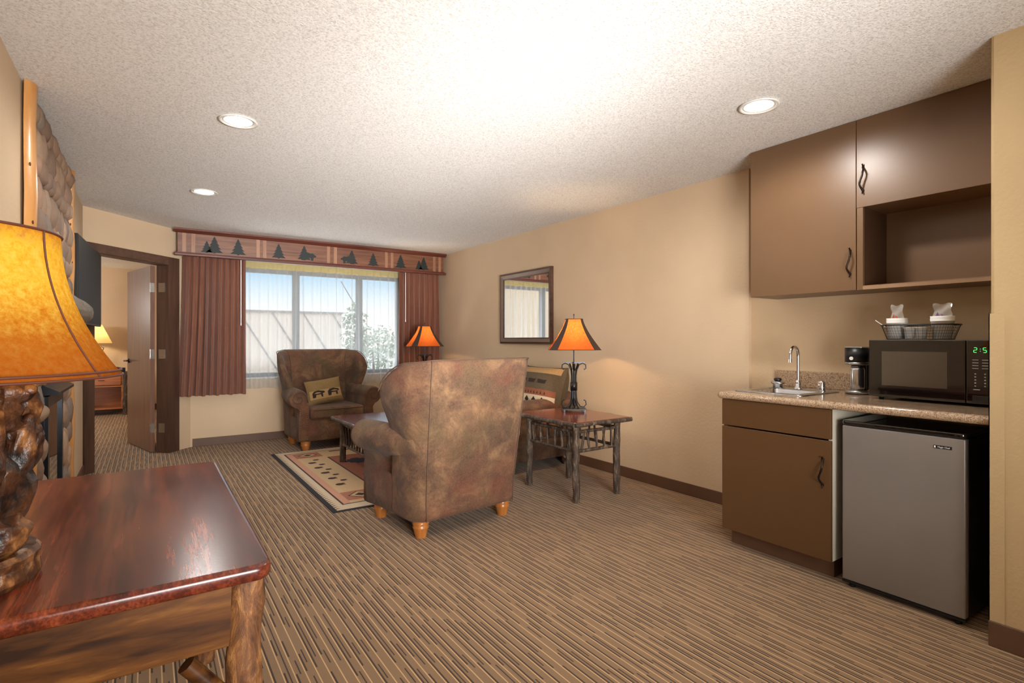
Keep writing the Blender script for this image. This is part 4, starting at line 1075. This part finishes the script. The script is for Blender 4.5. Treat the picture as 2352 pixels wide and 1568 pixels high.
# wall cabinet
uc = thing('wall_cabinet', 'brown wall cabinet with open shelf niche above the counter', 'cabinet', (3.24, 1.38, 1.50))
W0, W1 = YE - 1.38 + .004, 2.008 - 1.38
m = MB(); m.box(.02, XK - 3.24 - .003, W1 - .018, W1, 0, .938); m.box(.0, .02, -.034, -.004, 0, .45) ; m.box(.02, XK - 3.24 - .003, -.03, -.004, .018, .938); m.box(.02, XK - 3.24 - .003, W0, W1 - .018, 0, .018); m.box(.02, .319, W0, W1 - .018, .92, .938); m.box(.02, .319, W0, -.03, .452, .47)
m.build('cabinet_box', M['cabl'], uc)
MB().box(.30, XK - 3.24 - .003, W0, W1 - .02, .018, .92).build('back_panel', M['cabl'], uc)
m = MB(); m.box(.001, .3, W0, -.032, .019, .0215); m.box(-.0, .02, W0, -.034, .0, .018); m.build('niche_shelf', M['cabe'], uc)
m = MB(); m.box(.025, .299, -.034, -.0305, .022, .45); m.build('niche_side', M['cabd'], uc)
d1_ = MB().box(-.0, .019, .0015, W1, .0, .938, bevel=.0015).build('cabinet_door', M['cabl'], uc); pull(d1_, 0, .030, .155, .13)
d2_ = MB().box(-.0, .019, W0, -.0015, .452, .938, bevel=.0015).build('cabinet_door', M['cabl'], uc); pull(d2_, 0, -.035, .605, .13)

# ------------------------------------------------------------------ bedroom glimpsed through the door
ns = thing('nightstand', 'orange pine nightstand with grey log legs in the bedroom', 'nightstand', (-.62, 11.05, 0))
m = MB(); m.box(-.30, .30, -.22, .22, .10, .125); m.box(-.30, -.28, -.22, .22, .125, .66); m.box(.26, .28, -.22, .22, .125, .66); m.box(-.28, .26, .20, .22, .125, .66); m.box(-.28, .26, -.22, .2, .46, .48); m.build('cabinet_body', M['redpine'], ns)
MB().box(-.34, .34, -.26, .25, .66, .69, bevel=.006).build('nightstand_top', M['bark'], ns)
dw = MB().box(-.275, .255, -.235, -.221, .49, .645, bevel=.003).build('drawer', M['redpine'], ns); MB().tube([(-.04, -.25, .57), (0, -.258, .568), (.04, -.25, .57)], .005, 6).build('handle', M['bronze'], dw)
for sx in (-.31, .31):
    m = MB(); logtube(m, (0, 0, 0), (0, 0, .655), .032, 12); m.build('leg', M['bark'], ns, loc=(sx, -.22, 0))
nl = thing('bedside_lamp', 'lit cream shaded lamp on the bedroom nightstand', 'lamp', (-.72, 11.0, .6905))
m = MB(); m.lathe([(0, 0), (.08, 0), (.08, .012), (.015, .02), (.012, .40), (0, .40)], 18)
for s_ in (-1, 1): m.tube([(.012 * s_, 0, .25), (.05 * s_, 0, .36), (.09 * s_, 0, .42), (.12 * s_, 0, .40), (.11 * s_, 0, .36), (.09 * s_, 0, .37)], .006, 6)
m.build('lamp_base', M['iron'], nl)
m = MB(); m.grid(40, 6, lambda u, v: ((.235 - .135 * v) * math.cos(2 * PI * u), (.235 - .135 * v) * math.sin(2 * PI * u), .48 + .30 * v), wrap=True); m.build('lamp_shade', M['shade3'], nl, recalc=False)
MB().blob((0, 0, .6), (.03, .03, .04), 0, 2).build('bulb', M['bulb'], nl)
m = MB().box(-.06, .06, -.035, .035, 0, .075, bevel=.008); t = m.build('alarm_clock', M['black'], loc=(-.37, 10.93, .6905)); tag(t, 'small black clock at the edge of the bedroom nightstand', 'clock')

# ------------------------------------------------------------------ outdoors
m = MB().box(-2.5, 3.57, 12.0, 12.3, -.3, 1.80); nb = thing('neighbouring_wall', 'pale building wall with dark coping seen through the sheers', 'wall', (.6, 12, -.3))
def rel(mb, name, mat, par):
    o = mb.build(name, mat, par); o.location = tuple(-c for c in par.location); return o
m2 = MB(); m2.box(.6, 3.57, 12.0, 12.3, -.3, 1.80); rel(m2, 'wall_face', M['render'], nb)
m2 = MB(); m2.box(.6, 3.6, 11.96, 12.34, 1.80, 1.835); rel(m2, 'coping', M['cope'], nb)
m2 = MB()
for i in range(6):
    x = .9 + .62 * i; m2.tube([(x, 11.985, 1.78), (min(x + 1.15, 3.55), 11.985, 1.78 - 1.9 * (min(x + 1.15, 3.55) - x) / 1.15)], .012, 4)
rel(m2, 'diagonal_strip', M['cope'], nb)  # thin dark diagonal strips across the wall face
def bush(label, x, y, z, r, h, n_=260, name='tree', tr=True):
    t = thing(name, label, 'tree', (x, y, -.3)); q = random.Random(int(x * 10)); m = MB()
    for _ in range(n_):
        a = q.uniform(0, 2 * PI); u = q.uniform(-1, 1); rr_ = q.uniform(.3, 1) ** .6
        c_ = Vector((r * rr_ * math.cos(a) * math.sqrt(1 - u * u), r * rr_ * math.sin(a) * math.sqrt(1 - u * u), z + .3 + h * rr_ * u)); s_ = q.uniform(.04, .08)
        d1_ = Vector((q.uniform(-1, 1), q.uniform(-1, 1), q.uniform(-1, 1))).normalized() * s_; d2_ = d1_.orthogonal().normalized() * s_ * .6
        m.poly([(c_ - d1_)[:], (c_ - d2_)[:], (c_ + d1_)[:], (c_ + d2_)[:]])
    m.build('foliage', M['leaves'], t, recalc=False)
    m = MB(); m.tube([(0, 0, 0), (0.02, 0, (z + .3) * .6), (0, 0, z + .3)], [.05, .035, .02], 8); m.build('trunk', M['bark'], t)
bush('pale slender tree outside behind the middle sheers', 3.62, 11.2, 1.35, .30, .65, 300)
bush('low pale tree outside at the right of the window', 5.0, 14, .9, .75, .55, 420)
bush('rounded pale tree outside beyond the low one', 6.6, 18, 1.1, .95, .65, 420)
m = MB().box(-12, 45, YF + 4.6, 90, -.4, -.3); struct('ground', m, M['ground'])

# ------------------------------------------------------------------ world, lights, camera
wd = bpy.data.worlds.new('World'); scn.world = wd; wd.use_nodes = True; nt = wd.node_tree
bg = nt.nodes['Background']; tcw = nt.nodes.new('ShaderNodeTexCoord'); sw = nt.nodes.new('ShaderNodeSeparateXYZ'); cr = nt.nodes.new('ShaderNodeValToRGB')
nt.links.new(tcw.outputs['Generated'], sw.inputs[0]); nt.links.new(sw.outputs[2], cr.inputs[0]); nt.links.new(cr.outputs[0], bg.inputs[0])
e = cr.color_ramp.elements; e[0].position = 0; e[0].color = lin((236, 226, 220)); e[1].position = .055; e[1].color = lin((226, 226, 228))
x = e.new(.12); x.color = lin((150, 196, 226)); x = e.new(.3); x.color = lin((225, 236, 246))
mr_ = nt.nodes.new('ShaderNodeMapRange'); mr_.inputs[1].default_value = .16; mr_.inputs[2].default_value = .5; mr_.inputs[3].default_value = 1.2; mr_.inputs[4].default_value = 3.2
nt.links.new(sw.outputs[2], mr_.inputs[0]); nt.links.new(mr_.outputs[0], bg.inputs[1])

def light(name, kind, loc, power, col=(1, 1, 1), rot=(0, 0, 0), **k):
    l = bpy.data.lights.new(name, kind); l.energy = power; l.color = col
    for a, v in k.items(): setattr(l, a, v)
    o = bpy.data.objects.new(name, l); COL.objects.link(o); o.location = loc; o.rotation_euler = rot; return o
def aim(o, t): o.rotation_euler = (Vector(t) - o.location).to_track_quat('-Z', 'Y').to_euler()
W_ = (1, .965, .92)
for i, (x, y) in enumerate(((.414, 3.311), (2.621, 1.578), (.381, 5.055))):
    light('downlight', 'SPOT', (x, y, H - .02), (26, 42, 26)[i], W_, spot_size=math.radians(176), spot_blend=.45, shadow_soft_size=.07)
light('downlight', 'SPOT', (1.4, -1.6, H - .02), 30, W_, spot_size=math.radians(176), spot_blend=.45, shadow_soft_size=.07)  # unseen extra downlight behind the camera, added as fill
o = light('ceiling_fill', 'AREA', (.7, -1.3, .8), 17, (1, .975, .95), shape='RECTANGLE', size=1.6, size_y=1.0, spread=math.radians(110)); aim(o, (1.3, 1.8, 2.5))  # this and the next two: unseen area lights added to brighten the ceiling
o = light('ceiling_fill', 'AREA', (.9, -.7, 1.0), 32, (1, .975, .95), shape='RECTANGLE', size=1.2, size_y=.8, spread=math.radians(90)); aim(o, (1.7, 4.2, 2.4))
o = light('ceiling_fill', 'AREA', (1.3, -.6, 1.1), 16, (1, .985, .97), shape='RECTANGLE', size=.8, size_y=.6, spread=math.radians(46)); aim(o, (1.7, 6.3, 2.62))
o = light('room_fill', 'AREA', (.5, -2.4, 1.5), 16, (1, .975, .95), shape='RECTANGLE', size=1.4, size_y=1.1, spread=math.radians(70)); aim(o, (1.7, 5.5, 1.1))  # added fill from behind the camera, no such lamp in the room
o = light('sill_fill', 'AREA', (1.9, 7.75, .35), 60, (.97, .98, 1), shape='RECTANGLE', size=2.2, size_y=.6); aim(o, (1.9, 5.2, 2.3))  # unseen light added outside below the sill to brighten the far ceiling
light('lamp_glow', 'POINT', (-.312, 1.45, 1.30), 15, (1, .80, .50), shadow_soft_size=.03)
light('lamp_glow', 'POINT', (3.02, 3.50, 1.22), 62, (1, .68, .38), shadow_soft_size=.03)
light('lamp_glow', 'POINT', (3.0, 6.45, 1.22), 44, (1, .68, .38), shadow_soft_size=.03)
light('lamp_glow', 'POINT', (-.72, 11.0, 1.29), 14, (1, .76, .46), shadow_soft_size=.04)
light('bedroom_fill', 'POINT', (-2.2, 9.0, 1.7), 75, (1, .95, .9), shadow_soft_size=.2)  # unseen point light added in mid-room, no fixture there

F = 1230.; YAW = math.atan(836 / F)
cam = bpy.data.cameras.new('camera'); co = bpy.data.objects.new('camera', cam); COL.objects.link(co); scn.camera = co
cam.sensor_fit = 'HORIZONTAL'; cam.sensor_width = 36; cam.lens = 36 * F / 2352; cam.shift_y = -4 / 2352; cam.clip_start = .05; cam.clip_end = 200
co.location = (0, 0, 1.225); co.rotation_euler = (PI / 2, 0, -YAW)
scn.view_settings.view_transform = 'Standard'; scn.view_settings.look = 'None'; scn.view_settings.exposure = .41
scn.cycles.max_bounces = 6; scn.cycles.transparent_max_bounces = 10; scn.cycles.sample_clamp_indirect = 4
